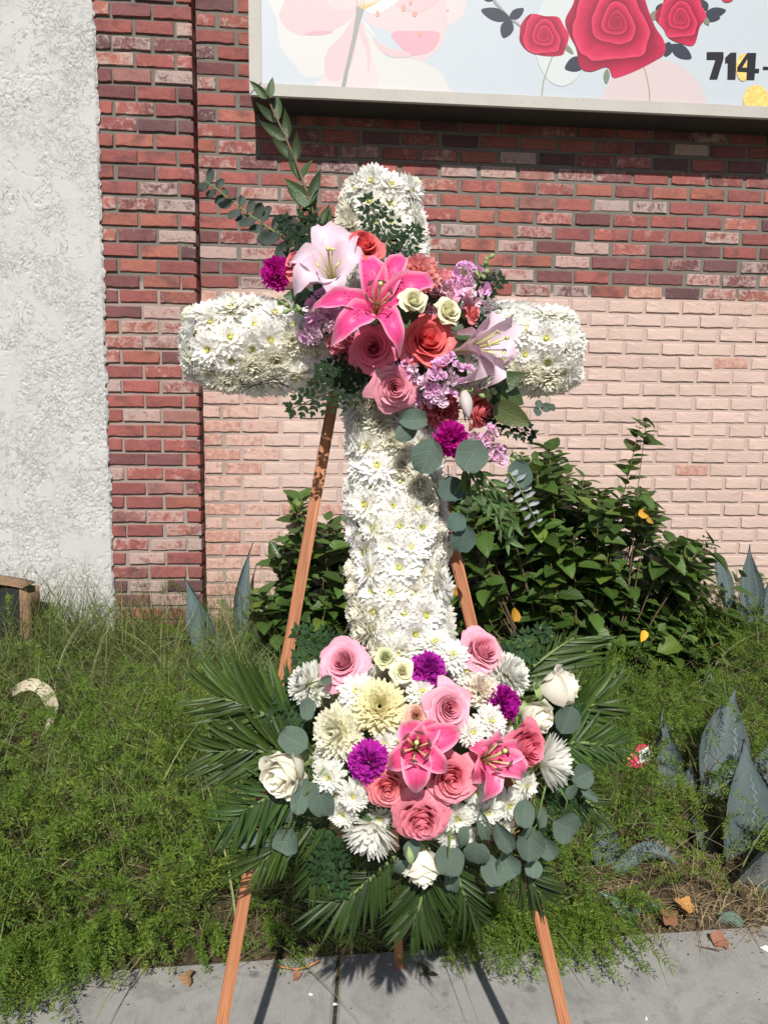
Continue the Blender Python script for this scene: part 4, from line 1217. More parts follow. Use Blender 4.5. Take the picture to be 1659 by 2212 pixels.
def palm_frond(parent, pts, n, Lpx, off, color, spread=(62, 28), both=(1, 1), trim=1.0, label=None):
    P = [cp(u, v, o) for (u, v), o in zip(pts, np.linspace(off[0], off[1], len(pts)))]
    g = Geo(); g.tube(P, np.linspace(.0038, .0016, len(P)), 6)
    root = put('palm_frond', g.mesh('palm_frond', MT['stem']), parent)
    if label: root['label'] = label
    pts = np.array(pts, float); seg = np.concatenate([[0], np.cumsum(np.linalg.norm(np.diff(pts, axis=0), axis=1))])
    n = int(n * 1.45)
    for k in range(n):
        t = (k + .2) / n; sl = t * seg[-1]
        u = np.interp(sl, seg, pts[:, 0]); v = np.interp(sl, seg, pts[:, 1]); o = off[0] + (off[1] - off[0]) * t
        e = .03 * seg[-1]; du = np.interp(sl + e, seg, pts[:, 0]) - np.interp(sl - e, seg, pts[:, 0]); dv = np.interp(sl + e, seg, pts[:, 1]) - np.interp(sl - e, seg, pts[:, 1])
        ang = math.degrees(atan2(-dv, du)); L = Lpx * (.72 + .38 * sin(pi * min(1, t * .9 + .12)))
        sp = spread[0] + (spread[1] - spread[0]) * t
        for sgn, use in ((-1, both[0]), (1, both[1])):
            if not use: continue
            a = ang + sgn * (sp + rng.normal(0, 2.5)); Lk = L * use * rng.uniform(.93, 1.07)
            cu, cv = u + cos(radians(a)) * Lk * .5, v - sin(radians(a)) * Lk * .5
            img_leaf(root, 'palm', cu, cv, a, Lk, vary(color, .2), o + .004 + rng.normal(0, .004), (sgn * .25 + rng.normal(0, .22), rng.normal(-.1, .16)), rng.uniform(.85, 1.15), 'leaflet')
    return root
def fern_frond(parent, u0, v0, u1, v1, wpx, off, color=FERN, npin=15, label=None, sag=0.0):
    A, B = cp(u0, v0, off[0]), cp(u1, v1, off[1]); m = ppm(A)
    ax = B - A; L = np.linalg.norm(ax); ax /= L
    n0 = NV + rng.normal(0, .12, 3); n0 -= ax * (n0 @ ax); n0 /= np.linalg.norm(n0); sd = np.cross(ax, n0)
    W = wpx * m * .5
    g = Geo()
    P = arc(A, B, n0 * sag * L, 8); g.tube(P, np.linspace(.0014, .0006, 8), 5, rnd=.9)
    r = np.random.default_rng(int(u0 + v0))
    leaf = petal(1.0, .58, 'ovate', .1, -.35, cup=.1, nu=2, nv=3)
    npin = max(6, int(L / .0165))
    for k in range(npin):
        t = .10 + .86 * k / (npin - 1)
        c = A + ax * L * t + n0 * sag * L * 4 * t * (1 - t)
        pl = W * (1 - t) ** .8 * (1.0 if t > .2 else .85) + .007
        for sgn in (-1, 1):
            d = sd * sgn * .74 + ax * .66 + n0 * r.normal(-.08, .12); d /= np.linalg.norm(d)
            s2 = np.cross(d, n0); s2 /= np.linalg.norm(s2)
            nn = max(2, int(pl / .0082))
            rv = r.random()
            g.add(*ribbon(np.array([c, c + d * pl]), .0012, s2, 0, 'blade', 1), rnd=rv)
            for q in range(nn):
                tt = (q + .6) / nn; l = (.0100 * (1 - tt) ** .6 + .0045) * min(1, pl / .028 + .4)
                for s3 in (-1, 1):
                    dd = s2 * s3 * .66 + d * .75
                    g.add(leaf[0], leaf[1], leaf[2], rv, 0, frame(c + d * pl * tt, n0 + r.normal(0, .15, 3), 0, l, up=dd))
            g.add(leaf[0], leaf[1], leaf[2], rv, 0, frame(c + d * pl * .92, n0, 0, .009, up=d))
    V, F, UV = leaf; g.add(V, F, UV, .5, 0, frame(B, n0, 0, .010, up=ax))
    o = put('fern_frond', g.mesh('fern_frond', MT['fern']), parent, None, vary(color, .1))
    if label: o['label'] = label
    return o

CORAL = (.80, .175, .18); PINK = (.78, .20, .30); LPINK = (.84, .40, .46); HOT = (.80, .22, .31); MAG = (.60, .016, .36); PURP = (.55, .035, .47); LAV = (.78, .46, .70)
CREAM = (.88, .86, .62); IVORY = (.90, .87, .76); PEACH = (.90, .46, .44); MUMW = (.87, .87, .82); MUMC = (.92, .90, .75); LILP = (.80, .62, .72); LILH = (.82, .075, .27)

# ---- upper spray, pinned across the arms
up = Spray('flower_spray', cpt(cx(B_ARM), B_ARM, .08), 'upper spray of pink lilies, coral roses and lavender stock at the centre of the cross', 850, 720, 260, 260, .125, .045)
g = Geo(); g.box((-.07, -.055, -.02), (.07, .055, .035), M=frame(cpt(cx(B_ARM) + .01, B_ARM, .06), NV, 0, 1, UPV)); put('foam_block', g.mesh('foam_block', MT['wet_foam'], False), up.o)
# foliage first
branch(up.o, 'leafy_branch', [(700, 540), (668, 430), (640, 350), (612, 285), (588, 235), (573, 190)], 'lance', 8, 78, 56, (.050, .082, .032), (.05, .03), 24, .0026, .0012, label='tall upright leafy branch reaching above the left arm')
for u, v, a, L in ((640, 432, 140, 74), (672, 432, 52, 56), (652, 472, 118, 60), (672, 468, 88, 62), (700, 470, 60, 60), (690, 462, 80, 40)): img_leaf(up.o, 'lance', u, v, a, L, vary((.055, .10, .035)), .05, (rng.normal(0, .5), .1))
for k, (pts, n, L0, L1) in enumerate((([(668, 548), (625, 522), (580, 492), (540, 464), (500, 434), (468, 408), (441, 388)], 13, 40, 20),)):
    P = [cp(u, v, .045) for u, v in pts]
    branch(up.o, 'eucalyptus_branch', pts, 'euc', n, L0 * 1.35, L1 * 1.35, (.055, .075, .062), (.05, .045), 74, .0018, .0008, stem='stem', wsc=.66, label='slim eucalyptus sprig with small round leaves reaching left')
fern_frond(up.o, 860, 560, 792, 428, 118, (.105, .10), label='dark fern frond lying over the top of the cross')
fern_frond(up.o, 850, 575, 900, 492, 78, (.105, .09), npin=11)
fern_frond(up.o, 690, 560, 612, 470, 90, (.08, .05), npin=12)
fern_frond(up.o, 700, 570, 660, 455, 70, (.08, .05), npin=12)
fern_frond(up.o, 806, 806, 628, 884, 130, (.105, .095), npin=18, label='broad fern frond under the left arm')
fern_frond(up.o, 800, 800, 690, 800, 90, (.10, .095), npin=13)
fern_frond(up.o, 1000, 650, 1082, 602, 60, (.09, .07), npin=10)
fern_frond(up.o, 1010, 690, 1060, 720, 50, (.09, .07), npin=9)
fern_frond(up.o, 1040, 880, 1148, 940, 70, (.08, .07), npin=12)
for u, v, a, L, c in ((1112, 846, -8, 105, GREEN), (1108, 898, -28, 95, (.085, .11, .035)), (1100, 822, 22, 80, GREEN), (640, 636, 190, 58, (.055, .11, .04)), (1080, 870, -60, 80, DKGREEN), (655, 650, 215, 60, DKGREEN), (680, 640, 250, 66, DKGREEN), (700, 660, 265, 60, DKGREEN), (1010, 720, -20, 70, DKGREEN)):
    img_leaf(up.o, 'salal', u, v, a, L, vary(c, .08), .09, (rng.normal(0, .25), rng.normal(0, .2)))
for (u, v, a, L, w) in ((897, 905, 8, 74, .62), (886, 932, 25, 70, .62), (922, 987, -110, 84, .80), (1016, 988, 240, 84, .86), (1122, 1026, -75, 68, .78), (975, 1060, -80, 66, .9), (1000, 1165, -100, 66, .85), (985, 1130, -100, 50, .9), (1180, 880, 0, 26, .8), (1165, 872, 40, 24, .8), (1160, 890, -60, 22, .8), (1195, 878, -20, 20, .8)):
    img_leaf(up.o, 'euc', u, v, a, L, vary(EUC if v < 1000 else (.06, .095, .080), .06), .125 if v < 1000 else .07, (rng.normal(0, .15), rng.normal(0, .15)), w / .86)
for pts in ([(1010, 1000), (1040, 1050), (1075, 1110), (1100, 1180)], [(1030, 1010), (1075, 1060), (1105, 1120), (1110, 1170)], [(1000, 1010), (1010, 1060), (1050, 1090)]):
    branch(up.o, 'ruscus_branch', pts, 'lance', 7, 44, 40, (.050, .105, .026), (.09, .06), 26, .0015, .0008, stem='stem', wsc=.8)
branch(up.o, 'eucalyptus_branch', [(1100, 1020), (1125, 1060), (1145, 1100), (1162, 1136)], 'euc', 7, 30, 20, (.30, .33, .33), (.08, .05), 84, .0014, .0007, stem='stem', wsc=.42, label='pale thin eucalyptus sprig hanging at the right')
up.buds([(720, 712), (670, 688), (622, 662), (600, 648)], doff=.0)
up.buds([(1020, 640), (1035, 600), (1045, 575), (1050, 560)])
up.buds([(985, 840), (1020, 846), (1050, 852), (1062, 850)], doff=.01)
up.buds([(1065, 975), (1090, 985), (1108, 992), (1118, 1000)])
# flowers
up.stock(690, 694, 62, 62, 8, LAV, 'lavender stock at the left of the upper spray', stem=(640, 672))
up.stock(700, 655, 70, 50, 7, (.76, .42, .66))
up.stock(1006, 606, 84, 76, 11, (.78, .44, .70), 'lavender stock beside the cream spray roses')
up.stock(945, 630, 72, 76, 9, (.80, .40, .60))
up.stock(960, 812, 98, 92, 15, LAV, 'lavender stock below the right-hand pale lily', doff=.012)
up.stock(1050, 950, 56, 56, 7, (.80, .46, .66)); up.stock(1072, 985, 44, 50, 6, (.76, .42, .66))
up.stock(672, 722, 30, 30, 3, LAV)
up.head('carnation', CARN, 585, 580, 76, MAG, 'magenta carnation at the left tip of the upper spray', d=(-.55, .1, .8))
up.head('rose', ROSE, 640, 562, 82, (.80, .26, .29), 'salmon rose half hidden behind the pale lily', d=(-.5, .4, .8), doff=-.005)
up.head('rose', ROSE, 784, 524, 96, CORAL, 'bright coral rose on top of the upper spray', d=(.05, .40, .9), doff=.045)
up.head('carnation', CARN, 915, 574, 98, PEACH, 'peach pink carnation at the top of the upper spray', d=(.2, .4, .9), doff=.046)
up.head('carnation', CARN, 735, 738, 92, (.78, .30, .36), 'pink carnation half hidden under the large lily', d=(-.5, -.3, .8), doff=-.02)
up.head('carnation', CARN, 962, 890, 88, (.62, .17, .20), 'dusky pink carnation under the lavender stock', d=(.2, -.4, .8), doff=-.02)
up.head('carnation', CARN, 981, 954, 84, MAG, 'magenta carnation hanging at the foot of the upper spray', d=(.15, -.35, .9), doff=.045)
up.head('rose', ROSE, 804, 750, 104, PINK, 'pink rose below the large lily', d=(-.25, -.1, 1))
up.head('rose', ROSE, 926, 734, 122, CORAL, 'large coral rose in the middle of the upper spray', d=(.1, .05, 1), doff=.008)
up.head('rose', ROSE, 853, 838, 106, (.84, .37, .46), 'soft pink rose at the bottom of the upper spray', d=(.05, -.35, 1))
up.head('rose', ROSE, 1041, 888, 80, (.80, .24, .26), 'small coral rose by the green leaves', d=(.65, -.25, .7), doff=-.005)
up.head('rose', SPRAYROSE, 1022, 672, 52, (.82, .28, .28), 'small coral spray rose behind the right-hand lily', d=(.6, .1, .7))
up.head('rose', SPRAYROSE, 894, 646, 60, CREAM, 'cream spray rose nearest the large lily', d=(.0, .1, 1), doff=.078)
up.head('rose', SPRAYROSE, 971, 668, 58, CREAM, 'cream spray rose nearest the lavender stock', d=(.2, .1, 1), doff=.034)
up.lily(814, 662, [(876, 545, -.01), (944, 607, .0), (866, 762, .01), (716, 742, .005), (670, 664, -.005), (788, 552, -.02)], LILH, 'lily_pink', 'large hot pink lily with white edges', (.02, .12, 1), .045, .035)
up.lily(716, 598, [(694, 479, -.012), (797, 560, -.0), (731, 654, .012), (634, 629, .01), (625, 563, -.01), (766, 497, -.03)], LILP, 'lily_pale', 'pale pink lily at the upper left of the spray', (-.1, .25, 1), .038, .043)
up.lily(1022, 752, [(1109, 684, .0), (1098, 786, .01), (1058, 837, .02), (1003, 826, .0), (1040, 648, -.03), (990, 720, -.02)], LILP, 'lily_pale', 'pale pink lily turned to the right', (.75, .0, .65), .028, .040)
g = Geo(); A, B = cp(1000, 840, .12), cp(1012, 905, .125); g.tube(arc(A, B, NV * .004, 9), np.array([.002, .005, .0075, .009, .0095, .0085, .007, .004, .001]), 9, rnd=.5)
o = put('lily_bud', g.mesh('lily_bud', MT['lily_pale']), up.o, None, (.60, .56, .52)); o['label'] = 'closed pale lily bud'

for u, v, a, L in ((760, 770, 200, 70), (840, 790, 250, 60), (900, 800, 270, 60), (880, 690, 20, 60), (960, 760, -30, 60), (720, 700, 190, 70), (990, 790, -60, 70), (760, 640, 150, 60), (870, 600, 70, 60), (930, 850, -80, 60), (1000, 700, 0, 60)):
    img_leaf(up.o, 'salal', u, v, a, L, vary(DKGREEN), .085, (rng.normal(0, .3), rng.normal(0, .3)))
up.stock(745, 690, 60, 50, 6, LAV, doff=-.02); up.stock(880, 800, 50, 50, 5, LAV, doff=-.01); up.stock(1000, 640, 60, 60, 6, (.80, .44, .64), doff=-.005); up.stock(930, 860, 56, 50, 6, LAV, doff=-.005)
up.head('carnation', CARN, 960, 600, 70, (.88, .48, .50), 'small pink carnation behind the lavender stock', d=(.3, .3, .9), doff=.0)

# ---- lower spray, at the foot of the cross
lo = Spray('flower_spray', cpt(cx(B_LOW), B_LOW - .12, .03), 'large lower spray of pink roses, white chrysanthemums and palm leaves on the easel', 920, 1625, 330, 270, .165, .090)
g = Geo(); g.box((-.10, -.08, -.04), (.10, .08, .06), M=frame(cp(920, 1640, .03), NV, 0, 1, UPV)); put('foam_block', g.mesh('foam_block', MT['wet_foam'], False), lo.o)
PF = lambda *a, **k: palm_frond(lo.o, *a, **k)
PF([(700, 1600), (600, 1555), (520, 1520), (466, 1505)], 24, 150, (.03, .02), PALM, (58, 20), (1, .9))
PF([(690, 1650), (600, 1625), (520, 1620), (462, 1625)], 22, 142, (.045, .04), PALM, (50, 18), (.8, 1))
PF([(690, 1690), (612, 1704), (545, 1742), (492, 1775)], 18, 118, (.06, .06), (.032, .068, .015), (60, 26), (.8, 1))
PF([(720, 1760), (650, 1790), (600, 1830), (560, 1870)], 16, 130, (.04, .03), PALM, (45, 18), (1, .8))
PF([(1090, 1500), (1150, 1440), (1210, 1395), (1240, 1378)], 17, 145, (.0, -.02), PALM, (45, 22), (1, .35))
PF([(1130, 1560), (1220, 1540), (1290, 1520), (1300, 1500)], 20, 132, (.02, .01), PALM, (48, 16), (.8, 1))
PF([(1160, 1610), (1250, 1603), (1330, 1612), (1325, 1622)], 18, 84, (.045, .04), (.034, .070, .015), (56, 24), (1, 1))
PF([(1140, 1680), (1220, 1700), (1280, 1740), (1290, 1765)], 14, 96, (.03, .02), PALM, (52, 22), (.9, .8))
PF([(860, 1840), (800, 1900), (750, 1940), (690, 1955)], 18, 112, (.02, .0), SHADE_PALM, (48, 22), (.6, 1))
PF([(930, 1830), (920, 1900), (905, 1960), (890, 1995)], 20, 118, (.04, .03), SHADE_PALM, (46, 18), (1, 1))
PF([(960, 1830), (990, 1900), (1010, 1950), (1030, 1980)], 16, 96, (.03, .02), SHADE_PALM, (44, 18), (1, .8))
PF([(1080, 1820), (1120, 1870), (1150, 1910), (1170, 1935)], 14, 104, (.02, .01), SHADE_PALM, (48, 22), (.9, .9))
PF([(700, 1780), (690, 1840), (680, 1890), (668, 1920)], 14, 96, (.02, .01), SHADE_PALM, (44, 20), (.8, .8))
for a in ((760, 1420, 640, 1365, 100), (770, 1410, 640, 1420, 100), (790, 1440, 800, 1375, 60), (830, 1400, 790, 1380, 60), (1080, 1440, 1180, 1360, 100), (700, 1540, 580, 1480, 110), (680, 1580, 560, 1560, 110), (720, 1800, 735, 1930, 70), (700, 1780, 690, 1900, 70), (1190, 1580, 1260, 1540, 90), (1180, 1700, 1260, 1760, 110), (1120, 1760, 1180, 1830, 100)):
    fern_frond(lo.o, a[0], a[1], a[2], a[3], a[4], (.05, .03), (.020, .048, .017), npin=14)
EL = ((596, 1761, 235, 86, .86), (694, 1734, -75, 90, .62), (648, 1722, 250, 84, .55), (618, 1816, 240, 72, .9), (562, 1829, 250, 62, .55), (538, 1812, 215, 56, .6), (632, 1597, 150, 74, .8), (630, 1471, 178, 52, .42), (663, 1533, 265, 54, .62), (706, 1469, 10, 30, .7),
      (866, 1887, 255, 62, .6), (886, 1835, 200, 50, .8), (1027, 1850, 270, 60, 1.0), (1000, 1815, 262, 62, .45), (1067, 1884, 280, 70, .9), (1098, 1870, 300, 66, .8), (1144, 1825, 262, 78, .78), (1184, 1834, 300, 54, .8), (1226, 1790, -30, 72, .95), (1171, 1767, 275, 50, .6),
      (1226, 1555, 65, 66, .85), (1260, 1677, 20, 54, 1.0), (1272, 1715, -40, 52, .35), (1151, 1878, 255, 42, .95), (970, 1862, 262, 76, .85), (976, 1905, 268, 70, .45), (1088, 1810, 300, 80, .5), (1062, 1910, 255, 46, .6), (1130, 1760, 255, 66, .75), (1240, 1715, 0, 40, .9), (1045, 1790, 280, 80, .35))
for (u, v, a, L, w) in EL:
    off = lo.off(u, v) + .01
    img_leaf(lo.o, 'euc', u, v, a, L, vary(EUC, .08), max(off, .045), (rng.normal(0, .2), rng.normal(0, .18)), w / .86)
for pts in ([(700, 1660), (672, 1700), (640, 1740), (622, 1790), (600, 1830)], [(1180, 1690), (1170, 1730), (1160, 1780), (1140, 1810)], [(1200, 1690), (1225, 1730), (1216, 1760)], [(1120, 1770), (1090, 1830), (1070, 1880)], [(975, 1790), (968, 1850), (978, 1930)], [(660, 1480), (690, 1470), (680, 1510)]):
    P = [cp(u, v, max(lo.off(u, v) + .006, .04)) for u, v in pts]; g = Geo(); g.tube(P, np.linspace(.0016, .0008, len(P)), 5, rnd=.8)
    put('eucalyptus_stem', g.mesh('eucalyptus_stem', MT['stem']), lo.o)
H = lo.head
# white daisies fill
for (u, v, dia, do) in ((980, 1412, 84, 0), (768, 1493, 92, -.01), (912, 1492, 76, -.01), (1022, 1582, 70, .006), (1064, 1558, 80, .008), (708, 1680, 84, 0), (762, 1722, 80, 0), (738, 1760, 76, -.01), (990, 1770, 82, -.012), (1054, 1756, 84, -.006), (1102, 1742, 80, -.01), (975, 1810, 72, -.02), (1030, 1712, 70, -.01), (860, 1600, 70, -.03), (1010, 1450, 70, -.02), (830, 1605, 60, -.02), (940, 1385, 80, -.03), (880, 1400, 80, -.05), (1090, 1790, 60, -.02), (720, 1720, 70, -.02), (820, 1770, 70, -.04), (1100, 1600, 70, -.04), (1010, 1810, 60, -.03), (1140, 1700, 66, -.02), (830, 1376, 76, -.05), (700, 1640, 70, -.03)):
    w = rng.uniform(.95, 1.03); H('chrysanthemum', DAISY, u, v, dia, tuple(np.array(MUMW) * w), doff=do, zf=.3)
H('ball_chrysanthemum', BALL, 648, 1472, 112, MUMW, 'white ball chrysanthemum at the upper left', d=(-.75, .35, .7), doff=.0)
H('ball_chrysanthemum', BALL, 820, 1524, 130, (.92, .88, .62), 'yellowish cream ball chrysanthemum near the middle', d=(-.1, .25, 1), doff=.005)
H('ball_chrysanthemum', BALL, 716, 1586, 130, MUMC, 'cream ball chrysanthemum above the white rose', d=(-.5, .05, .9), doff=.0)
H('ball_chrysanthemum', BALL, 1118, 1450, 116, MUMW, 'white ball chrysanthemum under the top right pink rose', d=(.65, .4, .7), doff=.0)
H('ball_chrysanthemum', SPIDER, 794, 1826, 132, MUMW, 'large white chrysanthemum hanging at the lower left', d=(-.35, -.85, .55), doff=.01)
H('ball_chrysanthemum', SPIDER, 1196, 1645, 132, MUMW, 'large white chrysanthemum turned to the right', d=(.95, .05, .45), doff=.0, zf=.4)
H('carnation', CARN, 1048, 1486, 80, (.93, .86, .76), 'cream carnation beside the magenta one')
H('carnation', CARN, 860, 1640, 60, (.86, .60, .50), doff=-.02)
H('carnation', CARN, 928, 1440, 84, PURP, 'purple carnation at the foot of the cross', d=(.05, .35, 1), doff=.01)
H('carnation', CARN, 1100, 1520, 84, (.46, .012, .33), 'magenta carnation on the right of the lower spray', d=(.45, .15, .9), doff=.012)
H('carnation', CARN, 791, 1653, 96, PURP, 'purple carnation on the left of the lower spray', d=(-.3, -.05, 1), doff=.012)
H('rose', ROSE, 740, 1428, 112, (.86, .42, .52), 'pink rose at the upper left of the lower spray', d=(-.25, .45, .85), doff=.0)
H('rose', ROSE, 1047, 1402, 108, (.86, .43, .53), 'pink rose at the upper right of the lower spray', d=(.35, .4, .8), doff=.0)
H('rose', ROSE, 972, 1530, 108, (.86, .40, .50), 'pink rose just above the open lily', d=(.1, .1, 1), doff=.012)
H('rose', ROSE, 1140, 1616, 106, HOT, 'rose pink rose on the right edge of the lower spray', d=(.5, -.1, .85), doff=.015)
H('rose', ROSE, 837, 1704, 96, (.84, .28, .31), 'coral rose below the left purple carnation', d=(-.1, -.25, 1), doff=.006)
H('rose', ROSE, 975, 1684, 116, (.85, .31, .38), 'coral pink rose right of the open lily', d=(.05, -.12, 1), doff=.012)
H('rose', ROSE, 912, 1778, 126, (.85, .30, .38), 'large pink rose lowest in the spray', d=(.0, -.45, .9), doff=.018)
H('rose', SPRAYROSE, 832, 1418, 48, (.70, .72, .46), 'greenish cream spray rose bud', d=(-.1, .4, .9), doff=.01)
H('rose', SPRAYROSE, 870, 1449, 54, CREAM, 'cream spray rose at the foot of the cross', d=(0, .3, 1), doff=.012)
H('rose', SPRAYROSE, 899, 1546, 60, (.88, .58, .46), 'small peach rose behind the open lily', doff=-.005)
H('rose', ROSEBUD, 1204, 1486, 92, IVORY, 'white rose bud pointing right', d=(.95, .2, .3), doff=.0, zf=.45)
H('rose', ROSEBUD, 1160, 1550, 78, IVORY, 'white rose under the right-pointing bud', d=(.6, -.35, .7), doff=-.03, zf=.5)
H('rose', ROSEBUD, 616, 1668, 112, IVORY, 'white rose at the left edge of the lower spray', d=(-.55, -.35, .8), doff=.0, zf=.5)
H('rose', ROSEBUD, 912, 1868, 88, IVORY, 'white rose hanging below the lowest pink rose', d=(.1, -.95, .4), doff=-.01, zf=.45)
lo.lily(898, 1616, [(944, 1557, -.01), (997, 1577, -.01), (966, 1667, .01), (899, 1713, .01), (838, 1660, .0), (880, 1556, -.02)], (.80, .09, .24), 'lily_pink', 'open deep pink lily in the middle of the lower spray', (-.1, .25, 1), .028, .034)
lo.lily(1046, 1640, [(1124, 1617, .0), (1134, 1676, .01), (1046, 1733, .015), (1018, 1690, .0), (1006, 1610, -.02), (1080, 1590, -.02)], (.78, .12, .27), 'lily_pink', 'pink lily turned to the right in the lower spray', (.3, .3, .9), .016, .034)
g = Geo(); A, B = cp(888, 1868, .12), cp(882, 1826, .12); g.tube(arc(A, B, NV * .002, 7), np.array([.001, .004, .0058, .0062, .005, .003, .001]), 8, rnd=.5)
put('rose_bud', g.mesh('rose_bud', MT['bud']), lo.o)
# ------------------------------------------------------------------ planting: helpers
def gp(u, v):
    Z = .1
    for _ in range(6):
        p = atz(u, v, Z); Z = float(gz(p[0], p[1]))
    p[2] = Z
    return p
def pxa(P):
    q = (P - CPOS) @ CRn; return 829.5 + FPX * q[:, 0] / -q[:, 2], 1106 - FPX * q[:, 1] / -q[:, 2]

# ---- shrubs with toothed glossy leaves
def shrub_leaf(seed):
    r = np.random.default_rng(seed)
    V, F, UV = petal(1.0, .66, 'ovate', r.uniform(-.1, .2), r.uniform(-.9, .1), 1.0, r.uniform(.0, .3), 4, 7, fold=r.uniform(.1, .35))
    ed = np.abs(UV[:, 0] - .5) > .49
    V[ed, 0] *= 1 + .09 * (np.arange(ed.sum()) // 2 % 2)
    return V, F, UV
SHL = [shrub_leaf(s) for s in range(6)]
SHM = []
for V, F, UV in SHL:
    g = Geo(); g.add(V, F, UV, .5); SHM.append(g.mesh('leaf', MT['shrub']))
SHG = (.056, .105, .020)
def shrub(name, label, poly, Y0, Y1, nshoot, seed, root, extra=(), nobj=240, yellow=(), Lr=(.06, .135), dens=12):
    """poly: outline of the crown in the picture; shoots end inside it, each with a rosette of leaves"""
    r = np.random.default_rng(seed)
    poly = np.array(poly, float)
    def inside(u, v):
        c = False; n = len(poly)
        for i in range(n):
            (x1, y1), (x2, y2) = poly[i], poly[i - 1]
            if (y1 > v) != (y2 > v) and u < (x2 - x1) * (v - y1) / (y2 - y1) + x1: c = not c
        return c
    ends = []
    while len(ends) < nshoot:
        u = r.uniform(poly[:, 0].min(), poly[:, 0].max()); v = r.uniform(poly[:, 1].min(), poly[:, 1].max())
        if inside(u, v):
            Y = r.uniform(Y0, Y1)
            ends.append((at(u, v, Y), .16, dens))
    for (u, v, Y, n, ln) in extra: ends.append((at(u, v, Y), ln, n))
    t0 = thing(name, root, label, 'shrub', 'shrubs against the wall')
    G = Geo(); leaves = []
    for e, ln, n in ends:
        b = np.array(root) + np.array([(e[0] - root[0]) * .35, (e[1] - root[1]) * .35, 0]) + r.normal(0, .03, 3); b[2] = float(gz(b[0], b[1]))
        mid = b * .45 + e * .55 + np.array([0, 0, -.02]) + r.normal(0, .02, 3)
        P = np.array([b, (b + mid) / 2 + r.normal(0, .012, 3), mid, (mid + e) / 2, e])
        G.tube(P, np.linspace(.0042, .0014, 5), 5, rnd=r.random())
        d0 = e - mid; d0 /= np.linalg.norm(d0)
        a0 = r.random() * 6.28
        for k in range(n):
            t = k / max(1, n - 1)
            p = e - d0 * ln * (1 - t)
            a = a0 + k * 2.4
            s1 = np.cross(d0, [0, 0, 1]); s1 /= np.linalg.norm(s1) + 1e-9; s2 = np.cross(d0, s1)
            o_ = s1 * cos(a) + s2 * sin(a)
            dr = o_ * (1 - .65 * t) + d0 * (.35 + .75 * t) + np.array([0, 0, -.25 * (1 - t)])
            dr /= np.linalg.norm(dr)
            nrm = d0 * .9 - o_ * .35 + np.array([-.02, -.45, .55]) * .6 + r.normal(0, .22, 3)
            L = r.uniform(*Lr) * (1 - .45 * t ** 3)
            leaves.append((p + o_ * .006, nrm, dr, L, r.random()))
    put('branches', G.mesh('branches', MT['twig']), t0)
    leaves.sort(key=lambda l: l[0][1] - .0 + (1.0 if px(l[0])[0] > 1640 else 0))
    rest = Geo()
    for q, (p, nrm, dr, L, rv) in enumerate(leaves):
        M = frame(p, nrm, 0, (L, L, L), up=dr)
        c = np.array(SHG) * (.75 + .55 * rv)
        if rv > .86: c = np.array((.105, .155, .026))
        if q < nobj: put('leaf', SHM[q % 6], t0, M, tuple(c))
        else:
            V, F, UV = SHL[q % 6]; rest.add(V, F, UV, rv, 0, M)
    if rest.n: tag(put('foliage', rest.mesh('foliage', MT['shrub']), t0, None, SHG), kind='stuff')
    for (u, v, Y, a, L, c) in yellow:
        o = put('leaf', SHM[2], t0, frame(at(u, v, Y), (rng.normal(0, .3), -1, .5), 0, L, up=(cos(radians(a)), 0, sin(radians(a)))), c); o['label'] = 'yellowed leaf'
    return t0
rootA = gp(1250, 1480); rootB = gp(650, 1440)
yA = rootA[1]
shrub('leafy_shrub', 'big dark green glossy shrub against the pink painted wall right of the cross',
      [(975, 1010), (1040, 1060), (1120, 985), (1180, 965), (1215, 1010), (1290, 1000), (1330, 1060), (1400, 1050), (1425, 1120), (1500, 1160), (1535, 1230), (1560, 1290), (1600, 1330), (1560, 1420), (1480, 1440), (1400, 1430), (1330, 1480), (1180, 1470), (1080, 1410), (1000, 1370), (975, 1250)],
      3.02, 3.62, 280, 5, rootA, extra=[(1385, 905, 3.35, 16, .32), (1395, 912, 3.36, 5, .1), (1530, 1165, 3.2, 9, .2), (1540, 1175, 3.15, 6, .12), (1180, 962, 3.3, 9, .12), (1600, 1245, 3.3, 4, .1)], nobj=290,
      yellow=[(1110, 1342, 2.95, 60, .07, (.62, .33, .03)), (1392, 1362, 2.95, 250, .05, (.70, .36, .02)), (1378, 1112, 3.0, 10, .06, (.55, .30, .03)), (1003, 1268, 3.0, 200, .065, (.45, .22, .02)), (1395, 1120, 3.02, -30, .04, (.6, .36, .05))])
shrub('leafy_shrub', 'smaller green glossy shrub by the wall left of the cross',
      [(650, 1075), (690, 1100), (735, 1090), (760, 1120), (860, 1150), (975, 1150), (975, 1400), (800, 1420), (700, 1390), (600, 1370), (560, 1300), (590, 1230), (610, 1160)],
      3.15, 3.65, 110, 9, rootB, extra=[(650, 1070, 3.3, 8, .12), (600, 1190, 3.3, 7, .12), (560, 1270, 3.2, 8, .14)], nobj=200)

